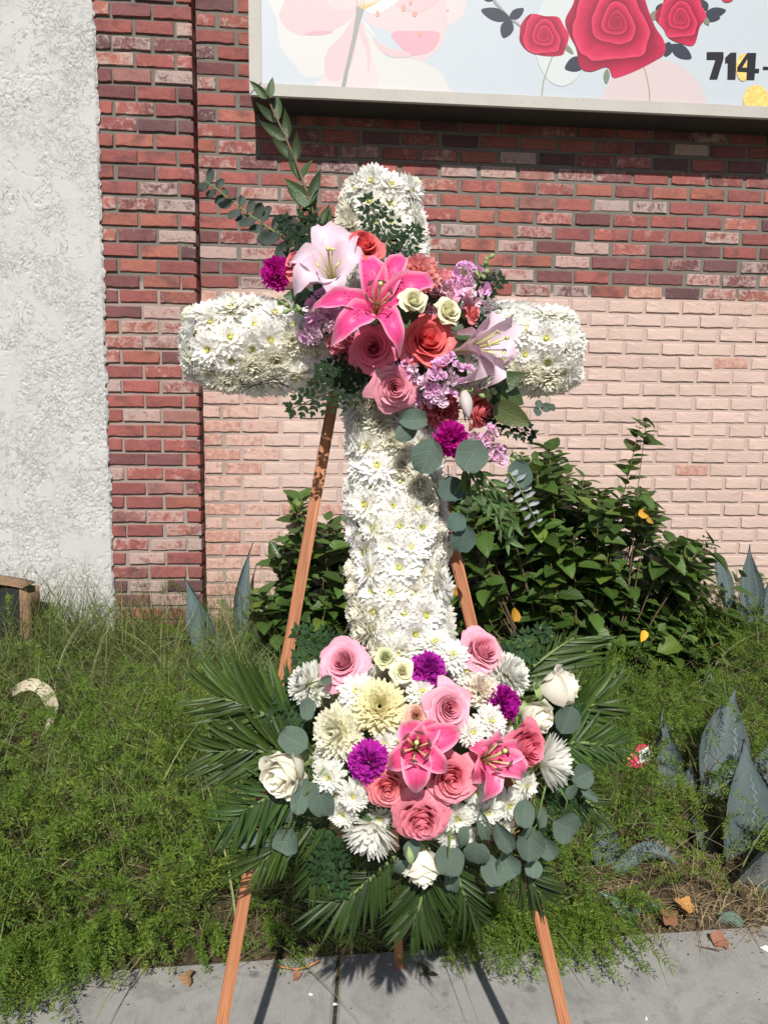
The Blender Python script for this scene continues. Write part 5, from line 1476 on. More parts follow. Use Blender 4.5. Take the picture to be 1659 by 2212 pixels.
# ---- agaves
def agave_leaf(B, T, W, side, lift, color, parent, thick=.016, cup=.62, teeth=16, twist=0.0):
    P = arc(B, T, lift, 13)
    V, F, UV = ribbon(P, W, side, cup, 'agave', 6, thick)
    half_ = len(V) // 2
    w = PROF['agave'](np.linspace(0, 1, 13))
    wv = 1 + 0 * UV[:, 0]
    g = Geo()
    r = np.random.default_rng(int(abs(B[0]) * 1000 + abs(T[2]) * 977))
    V = V + r.normal(0, .0012, V.shape)
    g.add(V, F, UV, r.random(), 0)
    # marginal teeth
    T_ = np.gradient(P, axis=0); T_ /= np.linalg.norm(T_, axis=1)[:, None]
    grid = V[:half_].reshape(13, 7, 3)
    for e in (0, 6):
        for k in range(teeth):
            t = .08 + .80 * k / teeth; x = t * 12; i = int(x); f = x - i
            p = grid[i, e] * (1 - f) + grid[i + 1, e] * f
            q = grid[i, 5 if e else 1] * (1 - f) + grid[i + 1, 5 if e else 1] * f
            o_ = p - q; o_ /= np.linalg.norm(o_) + 1e-9; d = T_[i]
            h = .0075 * (1 - .4 * t)
            g.add([p - d * h * .55 - o_ * .002, p + d * h * .55 - o_ * .002, p + o_ * h + d * h * .35], [(0, 1, 2)], None, 0, 1)
    return put('leaf', g.mesh('leaf', [MT['agave'], MT['agave_tooth']]), parent, None, color)
AG = (.092, .122, .124)
def agave(label, specs, loc=None):
    t0 = None
    for s in specs:
        bu, bv, tu, tv, wpx, c, dY, sd, lf = s
        B = gp(bu, bv) if bv > 1360 else at(bu, bv, 3.45)
        B = B - np.array([0, 0, .02])
        T = at(tu, tv, B[1] + dY)
        if t0 is None: t0 = thing('agave', (B[0], B[1], float(gz(B[0], B[1]))), label, 'agave', 'agaves in the planting bed')
        W = wpx * ppm((B + T) / 2) * 1.15
        agave_leaf(B, T, W, sd, np.array(lf), tuple(np.array(c) * rng.uniform(.9, 1.1)), t0)
    return t0
X1 = (1, 0, 0)
agave('large blue-grey agave with broad toothed leaves at the right edge', [
    (1545, 1720, 1590, 1483, 92, AG, .10, (1, -.1, .1), (-.02, .0, .01)), (1586, 1850, 1606, 1597, 108, AG, -.02, (1, .15, 0), (-.015, -.02, .01)),
    (1610, 1780, 1700, 1540, 84, AG, .05, (.9, -.3, .3), (.02, 0, -.01)), (1600, 1905, 1730, 1725, 150, (.12, .135, .135), -.08, (.6, .2, -.8), (.02, -.03, .02)),
    (1533, 1840, 1490, 1757, 30, AG, .0, (1, .3, 0), (.0, 0, .0)), (1640, 1860, 1680, 1610, 100, (.09, .13, .115), .05, (.9, .4, .2), (.02, 0, .0)), (1568, 1530, 1523, 1443, 26, (.09, .13, .105), .02, X1, (.01, 0, 0))])
agave('small blue-grey agave beside the pink wrapper', [(1455, 1705, 1438, 1556, 46, AG, .02, (1, -.5, 0), (0, 0, 0)), (1430, 1695, 1429, 1528, 36, AG, .04, (.8, .5, 0), (-.01, 0, 0)), (1470, 1712, 1490, 1640, 30, AG, .02, (1, 0, 0), (.01, 0, 0))])
agave('stubby torn agave below the right end of the palm leaves', [(1306, 1872, 1302, 1745, 56, AG, .03, (1, .2, 0), (-.01, 0, 0)), (1330, 1880, 1322, 1800, 36, AG, .02, (1, -.4, 0), (0, 0, 0)), (1326, 1888, 1468, 1872, 46, AG, -.02, (.1, -.5, 1), (0, 0, .05)), (1480, 1850, 1384, 1812, 40, (.20, .19, .15), .0, (.1, -.4, 1), (0, 0, .03))])
agave('flat-lying dark agave leaves on the dry straw by the sidewalk', [(1356, 2022, 1290, 1926, 28, (.12, .19, .15), .02, (1, -.2, .2), (.02, 0, .02)), (1354, 1966, 1440, 1992, 46, (.085, .14, .10), -.04, (.2, -.9, .4), (0, 0, .03)), (1546, 1978, 1614, 2028, 44, (.10, .16, .13), -.05, (.4, -.8, .4), (0, 0, .02))])
agave('narrow upright agave leaves against the wall at the right', [(1575, 1300, 1543, 1181, 34, AG, .02, (1, .2, 0), (-.01, 0, 0)), (1628, 1345, 1619, 1176, 46, AG, .0, (1, -.2, 0), (-.015, 0, 0)), (1632, 1345, 1668, 1225, 40, AG, .02, (1, .2, 0), (.01, 0, 0)), (1600, 1340, 1570, 1290, 30, AG, -.05, (1, .2, 0), (.01, 0, 0))])
agave('blue-grey agave in the grass left of the easel', [(470, 1440, 430, 1290, 44, (.10, .145, .13), -.04, (.9, -.5, .2), (-.02, 0, .0)), (458, 1428, 398, 1246, 54, (.105, .15, .155), .05, (1, -.3, .2), (.02, 0, .0)), (462, 1424, 340, 1382, 50, (.10, .145, .11), -.10, (.2, -.6, .8), (0, 0, .05)), (478, 1470, 331, 1530, 40, (.09, .13, .16), -.12, (.2, -.6, .8), (0, 0, .05)), (470, 1460, 352, 1502, 30, (.09, .13, .15), -.06, (.2, -.5, .8), (0, 0, .05)), (523, 1400, 547, 1172, 32, (.105, .145, .16), .05, (1, .5, 0), (-.035, 0, .0)), (505, 1440, 470, 1360, 36, (.09, .13, .125), .02, (1, 0, 0), (-.01, 0, .0))])
agave('pale half-buried agave leaf in the grass at the left', [(330, 1710, 233, 1762, 36, (.20, .22, .13), -.08, (.2, -.5, .8), (0, 0, .05)), (390, 1580, 318, 1625, 34, (.13, .19, .15), -.08, (.2, -.5, .8), (0, 0, .04))])

# ---- ground cover: nobody could count it
def zone_noise(x, y, f=2.3): return np.sin(x * f * 2.1 + 1.3) * np.sin(y * f * 2.7 + .4) + .6 * np.sin(x * f * 5.3 + y * 3.1)
def bed_points(n, seed):
    r = np.random.default_rng(seed)
    x = r.uniform(-1.9, 3.0, n); y = r.uniform(1.62, 3.84, n)
    ok = y > edge_y(x) - .012
    x, y = x[ok], y[ok]
    P = np.stack([x, y, gz(x, y)], 1)
    u, v = pxa(P)
    return P, u, v, r
def blades(P, L, W, lean, r, color_rnd=None, segs=4, curl=1.0, zmin=None):
    """many tapering blades as one array; P roots, lean = horizontal vector"""
    n = len(P); t = np.linspace(0, 1, segs + 1)
    d = lean
    ang = r.uniform(0, 2 * pi, n); side = np.stack([np.cos(ang), np.sin(ang), np.zeros(n)], 1)
    h = np.sqrt(np.clip(1 - np.sum(d**2, 1) * .5, .15, 1))
    C = P[:, None] + (d * L[:, None])[:, None] * (t ** 1.7)[None, :, None] + np.array([0, 0, 1.0]) * (L * h)[:, None, None] * (t - .42 * curl * np.sum(d**2, 1)[:, None] * t ** 2.4)[..., None]
    w = (W[:, None] * .5 * (1 - t ** 1.8)[None] + .00025)[..., None]
    V = np.stack([C - side[:, None] * w, C + side[:, None] * w], 2)
    if zmin is not None: V[..., 2] = np.maximum(V[..., 2], zmin)
    V = V.reshape(n, -1, 3)
    k = (segs + 1) * 2
    f = np.array([(2*i, 2*i+1, 2*i+3, 2*i+2) for i in range(segs)])
    F = (np.arange(n)[:, None, None] * k + f[None]).reshape(-1, 4)
    UV = np.tile(np.stack([np.tile([0, 1], segs + 1), np.repeat(t, 2)], 1), (n, 1))
    R = np.repeat(r.random(n) if color_rnd is None else color_rnd, k)
    return V.reshape(-1, 3), F, UV, R
def needles(P, D, L, W, r, rn):
    n = len(P)
    s = np.cross(D, r.normal(0, 1, (n, 3))); s /= np.linalg.norm(s, axis=1)[:, None] + 1e-9
    V = np.stack([P, P + D * (L * .5)[:, None] + s * (W * .5)[:, None], P + D * L[:, None], P + D * (L * .5)[:, None] - s * (W * .5)[:, None]], 1)
    F = np.arange(n * 4).reshape(n, 4)
    UV = np.tile(np.array([(.5, 0), (1, .5), (.5, 1), (0, .5)]), (n, 1))
    return V.reshape(-1, 3), F, UV, np.repeat(rn, 4)
def fern_stems(P, D, L, H, r, nodes=24, per=4, nl=(.011, .021), droop=1.0, tone=None):
    """arching asparagus stems: P roots, D horizontal unit direction, L reach, H rise"""
    n = len(P); t = np.linspace(.06, 1, nodes)
    C = P[:, None] + D[:, None] * (L[:, None] * t)[..., None]
    C[..., 2] += H[:, None] * (2.1 * t - 1.5 * droop * t ** 2)
    T = np.broadcast_to(D[:, None], C.shape).copy(); T[..., 2] = (H / L)[:, None] * (2.1 - 3.0 * droop * t); T /= np.linalg.norm(T, axis=-1)[..., None]
    flo = np.where(C[..., 1] < edge_y(C[..., 0]), .006, gz(C[..., 0], C[..., 1]) + .004)
    C[..., 2] = np.maximum(C[..., 2], flo + r.uniform(0, .02, flo.shape))
    CC = np.repeat(C.reshape(-1, 3), per, 0); TT = np.repeat(T.reshape(-1, 3), per, 0)
    m = len(CC)
    D2 = r.normal(0, 1, (m, 3)); D2 -= TT * np.sum(D2 * TT, 1)[:, None]; D2 /= np.linalg.norm(D2, axis=1)[:, None]
    D2 = D2 * .86 + TT * .52 + np.array([0, -.1, .15]); D2 /= np.linalg.norm(D2, axis=1)[:, None]
    tn = r.random(n) if tone is None else tone
    rn = np.clip(np.repeat(tn, nodes * per) * .75 + r.random(m) * .25, 0, .999)
    return needles(CC, D2, r.uniform(*nl, m), r.uniform(.0018, .0034, m), r, rn), C

# asparagus fern
WRAP = gp(1385, 1660); CURL = gp(88, 1590)
KEEPOUT = [(WRAP[0], WRAP[1], .13, .14), (CURL[0], CURL[1], .13, .20)] + [(p_[0], p_[1], .085, .11) for p_ in (gp(1588, 1850), gp(1545, 1740), gp(1440, 1705), gp(1306, 1880), gp(1400, 1885), gp(330, 1730), gp(400, 1550), gp(1650, 1880), gp(430, 1440), gp(1385, 1990), gp(1580, 2000))]
def clear_of(P):
    ok = np.ones(len(P), bool)
    for x_, y_, rx_, ry_ in KEEPOUT: ok &= ((P[:, 0] - x_) / rx_) ** 2 + ((P[:, 1] - y_ + .7 * ry_) / ry_) ** 2 > 1
    return ok
P, u, v, r = bed_points(26000, 21)
zn = zone_noise(P[:, 0], P[:, 1])
w = np.full(len(P), .10)
L_ = u < 640
w[L_] = np.interp(v[L_], [1380, 1500, 1600, 1700, 2120], [.02, .07, .24, .75, .95])
w[(u > 640) & (u < 980) & (v > 1850)] = .25
w[(u >= 960) & (u < 1320) & (v > 1820)] = .95
w[(u >= 1180) & (u < 1580) & (v > 1400) & (v < 1910)] = 1.0
w[(u > 1500) & (v > 1350) & (v < 1600)] = .7
w[(u > 1270) & (v > 1910)] = .10
w[(u > 1560) & (v > 1600)] = .45
w = w * (.75 + .35 * np.clip(zn, -1, 1))
keep = (r.random(len(P)) < w * .30) & clear_of(P)
P = P[keep]; n = len(P)
a = r.uniform(0, 2 * pi, n); D = np.stack([np.cos(a), np.sin(a) - .35, np.zeros(n)], 1); D /= np.linalg.norm(D, axis=1)[:, None]
P[:, 2] += r.uniform(0, .05, n)
parts, Cs = [], []
nd, C = fern_stems(P, D, r.uniform(.12, .34, n), r.uniform(.07, .27, n) * (1 + .35 * (P[:, 0] < -.25)) * (.45 + .75 * np.clip(zone_noise(P[:, 0], P[:, 1] + 5, 4.0) + .8, 0, 1.7)), r, 34, 6, (.012, .024), tone=np.clip(.42 + .24 * zone_noise(P[:, 0] + 1, P[:, 1], 2.6) + r.normal(0, .16, n), 0, .97)); parts.append(nd)
# trailing stems that spill over the edge of the slab
spill = []
for cu, cv, k, ln, dirs in ((40, 2085, 46, .26, (-.1, -1)), (150, 2050, 40, .24, (.1, -1)), (235, 2060, 18, .16, (.3, -.8)), (90, 2140, 26, .2, (.2, -.9)), (330, 2060, 8, .10, (.5, -.8)), (470, 2070, 10, .09, (.3, -.8)), (985, 2010, 34, .19, (.0, -1)), (1060, 2020, 34, .22, (.1, -1)), (1130, 2015, 30, .20, (.2, -1)), (1215, 2030, 34, .21, (.15, -.9)), (1270, 2020, 18, .16, (.5, -.7)), (940, 1990, 10, .12, (-.2, -.9)), (1320, 1985, 8, .12, (.7, -.6))):
    for _ in range(k):
        b = gp(cu + r.normal(0, 34), min(cv + r.normal(0, 16) - 20, 2200)); b[2] = max(b[2], .02) + r.uniform(0, .05)
        d = np.array([dirs[0] + r.normal(0, .45), dirs[1] + r.normal(0, .25), 0]); d /= np.linalg.norm(d)
        spill.append((b, d, ln * r.uniform(.6, 1.2), r.uniform(.01, .06)))
Pb = np.array([s[0] for s in spill]); Db = np.array([s[1] for s in spill]); Lb = np.array([s[2] for s in spill]); Hb = np.array([s[3] for s in spill])
nd, C2 = fern_stems(Pb, Db, Lb, Hb, r, 26, 5, (.010, .018), 1.3, tone=np.clip(r.normal(.4, .22, len(Pb)), 0, .97)); parts.append(nd)
g = Geo()
for V, F, UV, R in parts: g.add(V, F, UV, R)
tag(put('asparagus_fern', g.mesh('asparagus_fern', MT['needle'], False), None, None, (.098, .168, .022)), 'bright green feathery asparagus fern covering the bed', 'ground cover', kind='stuff')
g = Geo()
for c in list(C[::2, ::6]) + list(C2[::2, ::6]):
    g.add(*(lambda q: (q[0], q[1], q[2]))(ribbon(c, .0022, (r.normal(), r.normal(), .3), 0, 'blade', 1)), rnd=r.random())
tag(put('fern_stems', g.mesh('fern_stems', MT['needle'], False), None, None, (.14, .17, .05)), 'thin green stems running through the asparagus fern', 'ground cover', kind='stuff')

# grass, green
P, u, v, r = bed_points(60000, 22)
zn = zone_noise(P[:, 0] + 3, P[:, 1])
w = np.full(len(P), .22)
L_ = u < 640
w[L_] = np.interp(v[L_], [1340, 1450, 1560, 1680, 1900, 2100], [1.0, 1.0, 1.0, .65, .42, .4])
w[(u > 640) & (u < 980) & (v > 1850)] = .55
w[(u > 450) & (u < 720) & (v > 1850)] = .65
w[(u > 980) & (v > 1500)] = .20
w[(u > 1270) & (v > 1880)] = .10
w = w * (.8 + .3 * np.clip(zn, -1, 1))
k_ = (r.random(len(P)) < w * .85) & clear_of(P)
P, u, v = P[k_], u[k_], v[k_]; n = len(P)
a = r.uniform(0, 2 * pi, n); le = r.uniform(.2, 1.25, n)
d = np.stack([np.cos(a) * le, np.sin(a) * le - .15, np.zeros(n)], 1)
Lg = r.uniform(.09, .29, n) * (1 + .9 * sm(P[:, 1], 3.0, 3.8) * (u < 760)) * np.where(P[:, 1] < edge_y(P[:, 0]) + .15, .55, 1)
V, F, UV, R = blades(P, Lg, r.uniform(.002, .0045, n), d, r, np.clip(r.random(n) ** 1.15, 0, .98))
g = Geo(); g.add(V, F, UV, R)
tag(put('grass', g.mesh('grass', MT['grass'], False), None, None, (.112, .158, .042)), 'long unkempt green grass along the foot of the walls', 'grass', kind='stuff')
# long floppy blades lying over the fern
P, u, v, r = bed_points(16000, 27)
w = np.where(u < 660, np.interp(v, [1380, 1560, 1700, 2100], [.5, .8, .55, .35]), np.where(u > 1180, .22, .2))
k_ = (r.random(len(P)) < w * .55) & clear_of(P); P = P[k_]; n = len(P)
a = r.uniform(0, 2 * pi, n); le = r.uniform(.8, 1.5, n)
V, F, UV, R = blades(P + np.array([0, 0, .03]), r.uniform(.20, .44, n), r.uniform(.0025, .0052, n), np.stack([np.cos(a) * le, np.sin(a) * le * .7 - .2, np.zeros(n)], 1), r, r.random(n) * .9, 7)
V[:, 2] = np.maximum(V[:, 2], gz(V[:, 0], V[:, 1]) + .03); V[:, 1] = np.minimum(V[:, 1], PIL_Y - .03)
g = Geo(); g.add(V, F, UV, R)
tag(put('long_grass', g.mesh('long_grass', MT['grass'], False), None, None, (.175, .215, .085)), 'long pale green grass blades flopping over the fern', 'grass', kind='stuff')
# straw: dead blades, stalks and seed heads
P, u, v, r = bed_points(46000, 23)
w = np.full(len(P), .03)
w[(u > 1250) & (v > 1880)] = .9
w[(u > 1500) & (v > 1850)] = .9
w[(u > 1400) & (v > 1350) & (v < 1650)] = .22
w[(u < 640) & (v < 1640)] = .08
w[(u < 640) & (v >= 1640)] = .035
w[(u > 560) & (u < 1000) & (v > 1950)] = .4
k_ = r.random(len(P)) < w * 1.0
P, u, v = P[k_], u[k_], v[k_]; n = len(P)
a = r.uniform(0, 2 * pi, n); le = r.uniform(.9, 1.6, n)
d = np.stack([np.cos(a) * le, np.sin(a) * le, np.zeros(n)], 1)
V, F, UV, R = blades(P + np.array([0, 0, .01]), r.uniform(.04, .13, n), r.uniform(.0012, .0032, n), d, r, r.random(n) * .7, zmin=None, curl=1.15)
fl = gz(V[:, 0], V[:, 1]); V[:, 2] = np.maximum(V[:, 2], np.where(V[:, 1] < edge_y(V[:, 0]), .003, fl + .003))
g = Geo(); g.add(V, F, UV, R)
tag(put('straw', g.mesh('straw', MT['grass'], False), None, None, (.37, .28, .17)), 'dry tan straw and dead grass on the bed', 'straw', kind='stuff')
# thin pale seed stalks standing above the fern
g = Geo(); r = np.random.default_rng(31)
for k in range(190):
    if k < 120: bu, bv = r.uniform(-40, 600), r.uniform(1420, 2050)
    else: bu, bv = r.uniform(1250, 1700), r.uniform(1420, 1960)
    b = gp(bu, bv); a = r.uniform(0, 6.28); L = r.uniform(.12, .34); le = r.uniform(.3, 1.1)
    T_ = b + np.array([cos(a) * le * L, sin(a) * le * L * .6 - .05, L * sqrt(max(.1, 1 - .5 * le * le))])
    Pp = arc(b, T_, np.array([0, 0, .12 * L]), 7)
    g.tube(Pp, np.linspace(.0011, .0005, 7), 4, rnd=r.random() * .6, cap=False)
    if r.random() < .6:
        for q in range(9):
            p = Pp[-1] * (q / 9) + Pp[-2] * (1 - q / 9); V, F, UV = petal(.007, .0028, 'lance', .5, .2, nu=1, nv=2)
            g.add(V, F, UV, r.random() * .5, 0, frame(p, r.normal(0, 1, 3), 0, 1.0, up=Pp[-1] - Pp[-2] + r.normal(0, .004, 3)))
tag(put('seed_stalks', g.mesh('seed_stalks', MT['grass'], False), None, None, (.36, .30, .17)), 'thin pale seed stalks rising out of the green', 'grass', kind='stuff')
# ------------------------------------------------------------------ litter and small things
def cardboard_mat():
    k = NT('cardboard'); p = k.obj()
    n1 = k.noise(p, 12.0, 4.0); n2 = k.noise(k.n('VectorMath', {0: p, 1: (1.0, 1.0, 60.0)}, operation='MULTIPLY').outputs[0], 4.0, 2.0)
    c = k.mix(n1, (.19, .12, .072), (.26, .17, .105)); c = k.scale(c, k.math('ADD', .85, k.math('MULTIPLY', n2, .3)))
    k.bs(Base_Color=c, Roughness=.85, Specular_IOR_Level=.15, Normal=k.bump(n2, .3, .002)); return k.m
MT['cardboard'] = cardboard_mat()
bb = gp(60, 1428); YB = 3.50
xr = float(at(60, 1420, YB)[0]); zt = float(at(30, 1256, YB)[2]); z0 = float(gz(xr, YB)) - .01
boxo = thing('cardboard_box', (xr - .15, YB, z0), 'open brown cardboard box leaning by the stucco wall at the left edge', 'box')
def panel(name, quad, th=.004, bulge=0.0):
    Q = [np.array(q, float) for q in quad]; n = np.cross(Q[1] - Q[0], Q[3] - Q[0]); n /= np.linalg.norm(n)
    m = 6; g = Geo(); V = []
    for j in range(m + 1):
        for i in range(m + 1):
            s, t = i / m, j / m
            V.append((Q[0]*(1-s) + Q[1]*s)*(1-t) + (Q[3]*(1-s) + Q[2]*s)*t + n * (bulge * 4 * s * (1-s) + rng.normal(0, .0008)))
    V = np.array(V); k = len(V)
    F = np.array([(j*(m+1)+i, j*(m+1)+i+1, (j+1)*(m+1)+i+1, (j+1)*(m+1)+i) for j in range(m) for i in range(m)])
    rim = [(i, i+1) for i in range(m)] + [(i*(m+1)+m, (i+1)*(m+1)+m) for i in range(m)] + [(m*(m+1)+m-i, m*(m+1)+m-i-1) for i in range(m)] + [((m-i)*(m+1), (m-i-1)*(m+1)) for i in range(m)]
    g.add(np.concatenate([V, V - n * th]), np.concatenate([F, (F + k)[:, ::-1], [(b, a, a + k, b + k) for a, b in rim]]))
    return put(name, g.mesh(name, MT['cardboard']), boxo)
xl = xr - .36; yb = YB + .13
panel('back_panel', [(xl, yb, z0), (xr + .020, yb, z0), (xr + .020, yb, zt - .05), (xl, yb, zt - .01)])
panel('top_panel', [(xl, YB, zt - .012), (xr - .006, YB, zt - .030), (xr + .004, yb, zt - .030), (xl, yb, zt + .006)], bulge=.018)
panel('side_panel', [(xr + .020, YB + .002, z0), (xr + .022, yb - .002, z0), (xr + .022, yb - .002, zt - .075), (xr + .020, YB + .002, zt - .055)])
panel('flap', [(xr - .022, YB - .014, z0), (xr + .019, YB - .001, z0), (xr + .018, YB - .001, zt - .052), (xr - .016, YB - .010, zt - .034)])
panel('side_panel', [(xl, YB, z0), (xl + .004, yb - .002, z0), (xl + .004, yb - .002, zt - .02), (xl, YB, zt - .025)])
MT['shade_sheet'] = plain('box_shade_black', (.018, .018, .02), .7, .3, 20)  # added black sheet, its colour stands in for the shade inside the box
g = Geo(); g.box((xl + .006, YB + .012, z0 + .001), (xr + .012, YB + .014, zt - .034)); put('shade_sheet', g.mesh('shade_sheet', MT['shade_sheet'], False), boxo)
panel('side_panel', [(xl, YB, z0), (xl + .004, yb - .002, z0), (xl + .004, yb - .002, zt - .02), (xl, YB, zt - .035)])

# curled dry leaf, cream on its inside
MT['dry'] = leaf_mat('dry_curl', transl=.15, rough=.7, spec=.2, var=.1, rib=.2, veins=0.0, bumpy=.6)
b = gp(88, 1600); Yc = b[1] - .14
pts = [at(28, 1497, Yc + .03), at(48, 1484, Yc + .0), at(75, 1478, Yc - .03), at(100, 1494, Yc - .04), at(114, 1522, Yc - .03), at(112, 1552, Yc - .01), at(98, 1582, Yc), at(76, 1612, Yc)]
t = np.linspace(0, 1, 8); tt = np.linspace(0, 1, 20); P = np.stack([np.interp(tt, t, np.array(pts)[:, i]) for i in range(3)], 1)
TT_ = np.gradient(P, axis=0)
V, F, UV = ribbon(P, .044, np.cross(TT_, np.array([.25, -1.0, .55])), .45, 'agave', 5, .003)
g = Geo(); g.add(V + rng.normal(0, .0008, V.shape), F, UV, .5)
tag(put('dry_leaf', g.mesh('dry_leaf', MT['dry']), None, None, (.60, .53, .39)), 'cream curled dry agave leaf arching over the grass at the left', 'leaf')

# candy wrapper
def wrap_mats():
    for n_, c_ in (('pink', (.70, .035, .13)), ('white', (.78, .78, .78)), ('dark', (.03, .03, .05)), ('yellow', (.75, .45, .06))): MT['w_' + n_] = plain('wrapper_' + n_, c_, .25, .08, 60, .5)
wrap_mats()
wp = gp(1385, 1660); Yw = wp[1] - .09
wr = thing('candy_wrapper', (wp[0], Yw, wp[2]), 'crumpled pink wrapper with a white barcode panel, in the fern right of the spray', 'wrapper')
def patch(name, quad, mat, parent, n=5, amp=.003, lift=0.0, seed=1, th=.0006):
    Q = [at(u_, v_, y_) for u_, v_, y_ in quad]; nr = np.cross(Q[1] - Q[0], Q[3] - Q[0]); nr /= np.linalg.norm(nr)
    if nr[1] > 0: nr = -nr
    V = []
    for j in range(n + 1):
        for i in range(n + 1):
            s, t_ = i / n, j / n
            h = amp * (sin(s * 5 + seed) * cos(t_ * 4 + seed * 2) + .4 * sin(s * 11 + t_ * 9))
            V.append((Q[0]*(1-s) + Q[1]*s)*(1-t_) + (Q[3]*(1-s) + Q[2]*s)*t_ + nr * (h + lift))
    V = np.array(V); k = len(V)
    F = np.array([(j*(n+1)+i, j*(n+1)+i+1, (j+1)*(n+1)+i+1, (j+1)*(n+1)+i) for j in range(n) for i in range(n)])
    g = Geo(); g.add(np.concatenate([V, V - nr * th]), np.concatenate([F, (F + k)[:, ::-1]]))
    return put(name, g.mesh(name, MT[mat]), parent)
patch('wrapper_body', [(1362, 1640, Yw + .01), (1404, 1652, Yw - .012), (1400, 1610, Yw), (1380, 1606, Yw + .02)], 'w_pink', wr, 6, .004)
patch('wrapper_body', [(1352, 1655, Yw), (1390, 1662, Yw - .02), (1384, 1640, Yw - .004), (1362, 1632, Yw + .012)], 'w_pink', wr, 5, .004, .002, 3)
patch('wrapper_end', [(1396, 1612, Yw + .01), (1413, 1634, Yw + .005), (1408, 1648, Yw - .004), (1398, 1640, Yw)], 'w_dark', wr, 4, .002, .001, 2)
patch('wrapper_corner', [(1352, 1646, Yw + .004), (1362, 1640, Yw), (1374, 1622, Yw + .01), (1366, 1626, Yw + .012)], 'w_yellow', wr, 4, .002, .003, 2)
lab = patch('barcode_panel', [(1380, 1648, Yw - .012), (1404, 1640, Yw - .012), (1399, 1612, Yw - .003), (1379, 1622, Yw - .003)], 'w_white', wr, 4, .001, .005, 1)
for k in range(9):
    s = .18 + .66 * k / 9; w_ = .03 if k % 3 else .055
    def q(s_, t_):
        a0, a1 = np.array((1380, 1648)), np.array((1404, 1640)); b0, b1 = np.array((1379, 1622)), np.array((1399, 1612))
        p = (a0*(1-s_) + a1*s_)*(1-t_) + (b0*(1-s_) + b1*s_)*t_; return (float(p[0]), float(p[1]), Yw - .012*(1-t_) - .003*t_)
    patch('bar', [q(s, .22), q(s + w_, .22), q(s + w_, .72), q(s, .72)], 'w_dark', lab, 1, 0, .0066, 1, .0002)

# fallen leaves
def dead_leaf_mesh(seed):
    r = np.random.default_rng(seed); n = 26; V = [(0, 0, .0)]; U = [(.5, .5)]
    for ring, f in ((1, .5), (2, 1.0)):
        for k in range(n):
            a = 2 * pi * k / n
            rad = (.62 + .38 * abs(cos(2.5 * a)) ** .7) * (1 if ring == 1 else r.uniform(.88, 1.08)) * f * .5
            x, y = rad * cos(a), rad * sin(a)
            V.append((x, y, .16 * sin(a * 2 + seed) * f * f + .30 * x * x * (1 if seed % 2 else -1) + r.normal(0, .02) * f)); U.append((.5 + x, .5 + y))
    F = [(1 + k, 1 + (k+1) % n, 1 + n + (k+1) % n, 1 + n + k) for k in range(n)]
    g = Geo(); g.add(V, [f[::-1] for f in F][::1], U, r.random()); g.T.append(np.array([(0, 1 + k, 1 + (k+1) % n) for k in range(n)])); g.MT.append(np.zeros(n, int))
    return g.mesh('fallen_leaf', MT['deadleaf'])
DLM = [dead_leaf_mesh(s) for s in range(4)]
for k, (u_, v_, L, c_, lb) in enumerate(((1440, 2032, .052, (.36, .17, .10), 'pale brown fallen leaf on the straw, left of the upright one'), (1476, 2014, .056, (.46, .24, .08), 'orange-brown fallen leaf standing up in the straw'), (1556, 2040, .052, (.34, .16, .10), 'reddish fallen leaf at the sidewalk edge near the right'),
        (408, 2122, .045, (.42, .24, .13), 'crumpled tan fallen leaf on the sidewalk left of the easel'), (640, 2118, .026, (.36, .17, .09), 'small brown fallen leaf between the easel legs'), (1395, 1532, .05, (.34, .17, .10), 'brown fallen leaf above the pink wrapper'), (420, 1990, .04, (.34, .20, .13), 'faded brown leaf in the fern beside the left easel leg'), (1310, 2035, .034, (.36, .20, .11), 'small brown leaf at the bed edge right of the easel'), (1345, 1668, .045, (.38, .24, .15), 'tan leaf below the pink wrapper'))):
    p = gp(u_, v_)
    onwalk = p[1] < float(edge_y(p[0]))
    if onwalk: p = atz(u_, v_, 0)
    p[2] += .012 if onwalk else .045
    o = put('fallen_leaf', DLM[k % 4], None, frame(p, (rng.normal(0, .4), -.65 if k == 1 else -.35, .9), rng.uniform(0, 6.28), L), c_)
    tag(o, lb, 'leaf', 'fallen leaves')
# grit, leaf crumbs and specks along the slab edge: too many to count
r = np.random.default_rng(77); g = Geo()
for k in range(900):
    x = r.uniform(-1.3, 1.9); e = float(edge_y(x))
    y = e - abs(r.normal(0, .05)) if k < 560 else r.uniform(1.0, e)
    s_ = r.uniform(.002, .009) * (1 if k < 560 else .6)
    V, F, UV = petal(1.0, r.uniform(.3, .8), 'ovate', .1, r.uniform(-.8, .8), nu=1, nv=2)
    g.add(V, F, UV, r.random(), 0, frame((x, y, .0016 + s_ * .15), (r.normal(0, .25), r.normal(0, .25), 1), r.uniform(0, 6.28), s_))
tag(put('leaf_crumbs', g.mesh('leaf_crumbs', MT['deadleaf'], False), None, None, (.17, .115, .07)), 'brown leaf crumbs and grit scattered along the sidewalk edge', 'debris', kind='stuff')
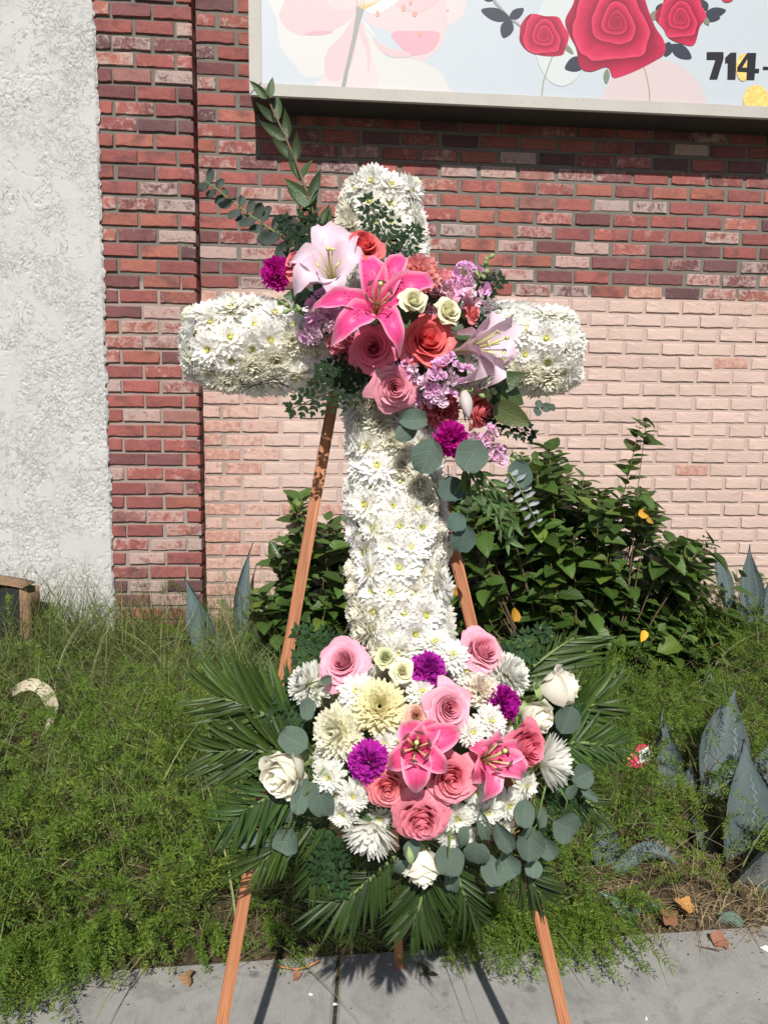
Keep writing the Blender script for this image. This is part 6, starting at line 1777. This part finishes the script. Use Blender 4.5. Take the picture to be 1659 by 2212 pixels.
# orange twig, small petal and crumbs on the concrete
P = [atz(595, 2086, .01), atz(640, 2094, .014), atz(665, 2088, .016), atz(690, 2074, .02)]
P = np.stack([np.interp(np.linspace(0, 3, 14), range(4), np.array(P)[:, i]) for i in range(3)], 1)
g = Geo(); g.tube(P, np.linspace(.0022, .0032, 14), 6, rnd=.5)
tag(put('dry_twig', g.mesh('dry_twig', plain('orange_twig', (.42, .18, .09), .7, .2, 100))), 'thin reddish dry twig lying along the sidewalk edge', 'twig')
P = [gp(1360, 2045), gp(1400, 2040), gp(1450, 2046), atz(1560, 2062, .006)]
P = np.stack([np.interp(np.linspace(0, 3, 14), range(4), np.array(P)[:, i]) for i in range(3)], 1); P[:, 2] += .012
g = Geo(); g.tube(P, np.linspace(.003, .0015, 14), 6, rnd=.5)
tag(put('dry_twig', g.mesh('dry_twig', MT['twig'])), 'long brown dry stalk on the straw at the lower right', 'twig')
MT['scrap'] = plain('paper_scrap', (.75, .74, .72), .7, .1, 80)
for k, (u_, v_, s_, lb) in enumerate(((724, 2170, .010, 'tiny white crumb on the concrete near the joint'), (1395, 2200, .008, 'tiny white scrap on the right slab'), (1657, 2052, .022, 'white paper scrap at the right edge of the bed'), (672, 2148, .008, 'tiny white crumb between the left leg and its shadow'), (1668, 2170, .008, 'tiny white speck at the far right of the slab'))):
    p = atz(u_, v_, .002); g = Geo(); r_ = np.random.default_rng(k)
    V = np.array([(x * s_ + r_.normal(0, s_ * .12), y * s_ * .5 + r_.normal(0, s_ * .1), z * s_ * .18 + (abs(r_.normal(0, s_ * .12)) if z else 0)) for x, y, z in ((-.5,-.5,0),(.5,-.5,0),(.5,.5,0),(-.5,.5,0),(-.4,-.4,1),(.4,-.4,1),(.4,.4,1),(-.4,.4,1))])
    g.add(V, [(0,3,2,1),(4,5,6,7),(0,1,5,4),(1,2,6,5),(2,3,7,6),(3,0,4,7)])
    tag(put('paper_scrap', g.mesh('paper_scrap', MT['scrap'], False), None, Matrix.Translation(Vector(p)) @ rotz(r_.uniform(0, 6))), lb, 'scrap', 'scraps of litter')
p = atz(925, 2102, .004)
g = Geo()
for a_, L in ((.5, .035), (2.2, .03), (3.9, .032)):
    V, F, UV = petal(L, .016, 'ovate', .1, .6, cup=.4, nu=2, nv=5); g.add(V, F, UV, rng.random(), 0, rotz(a_))
tag(put('fallen_sprig', g.mesh('fallen_sprig', MT['shrub']), None, Matrix.Translation(Vector(p)), (.05, .07, .03)), 'small dark fallen leaf sprig behind the rear easel leg', 'leaf')
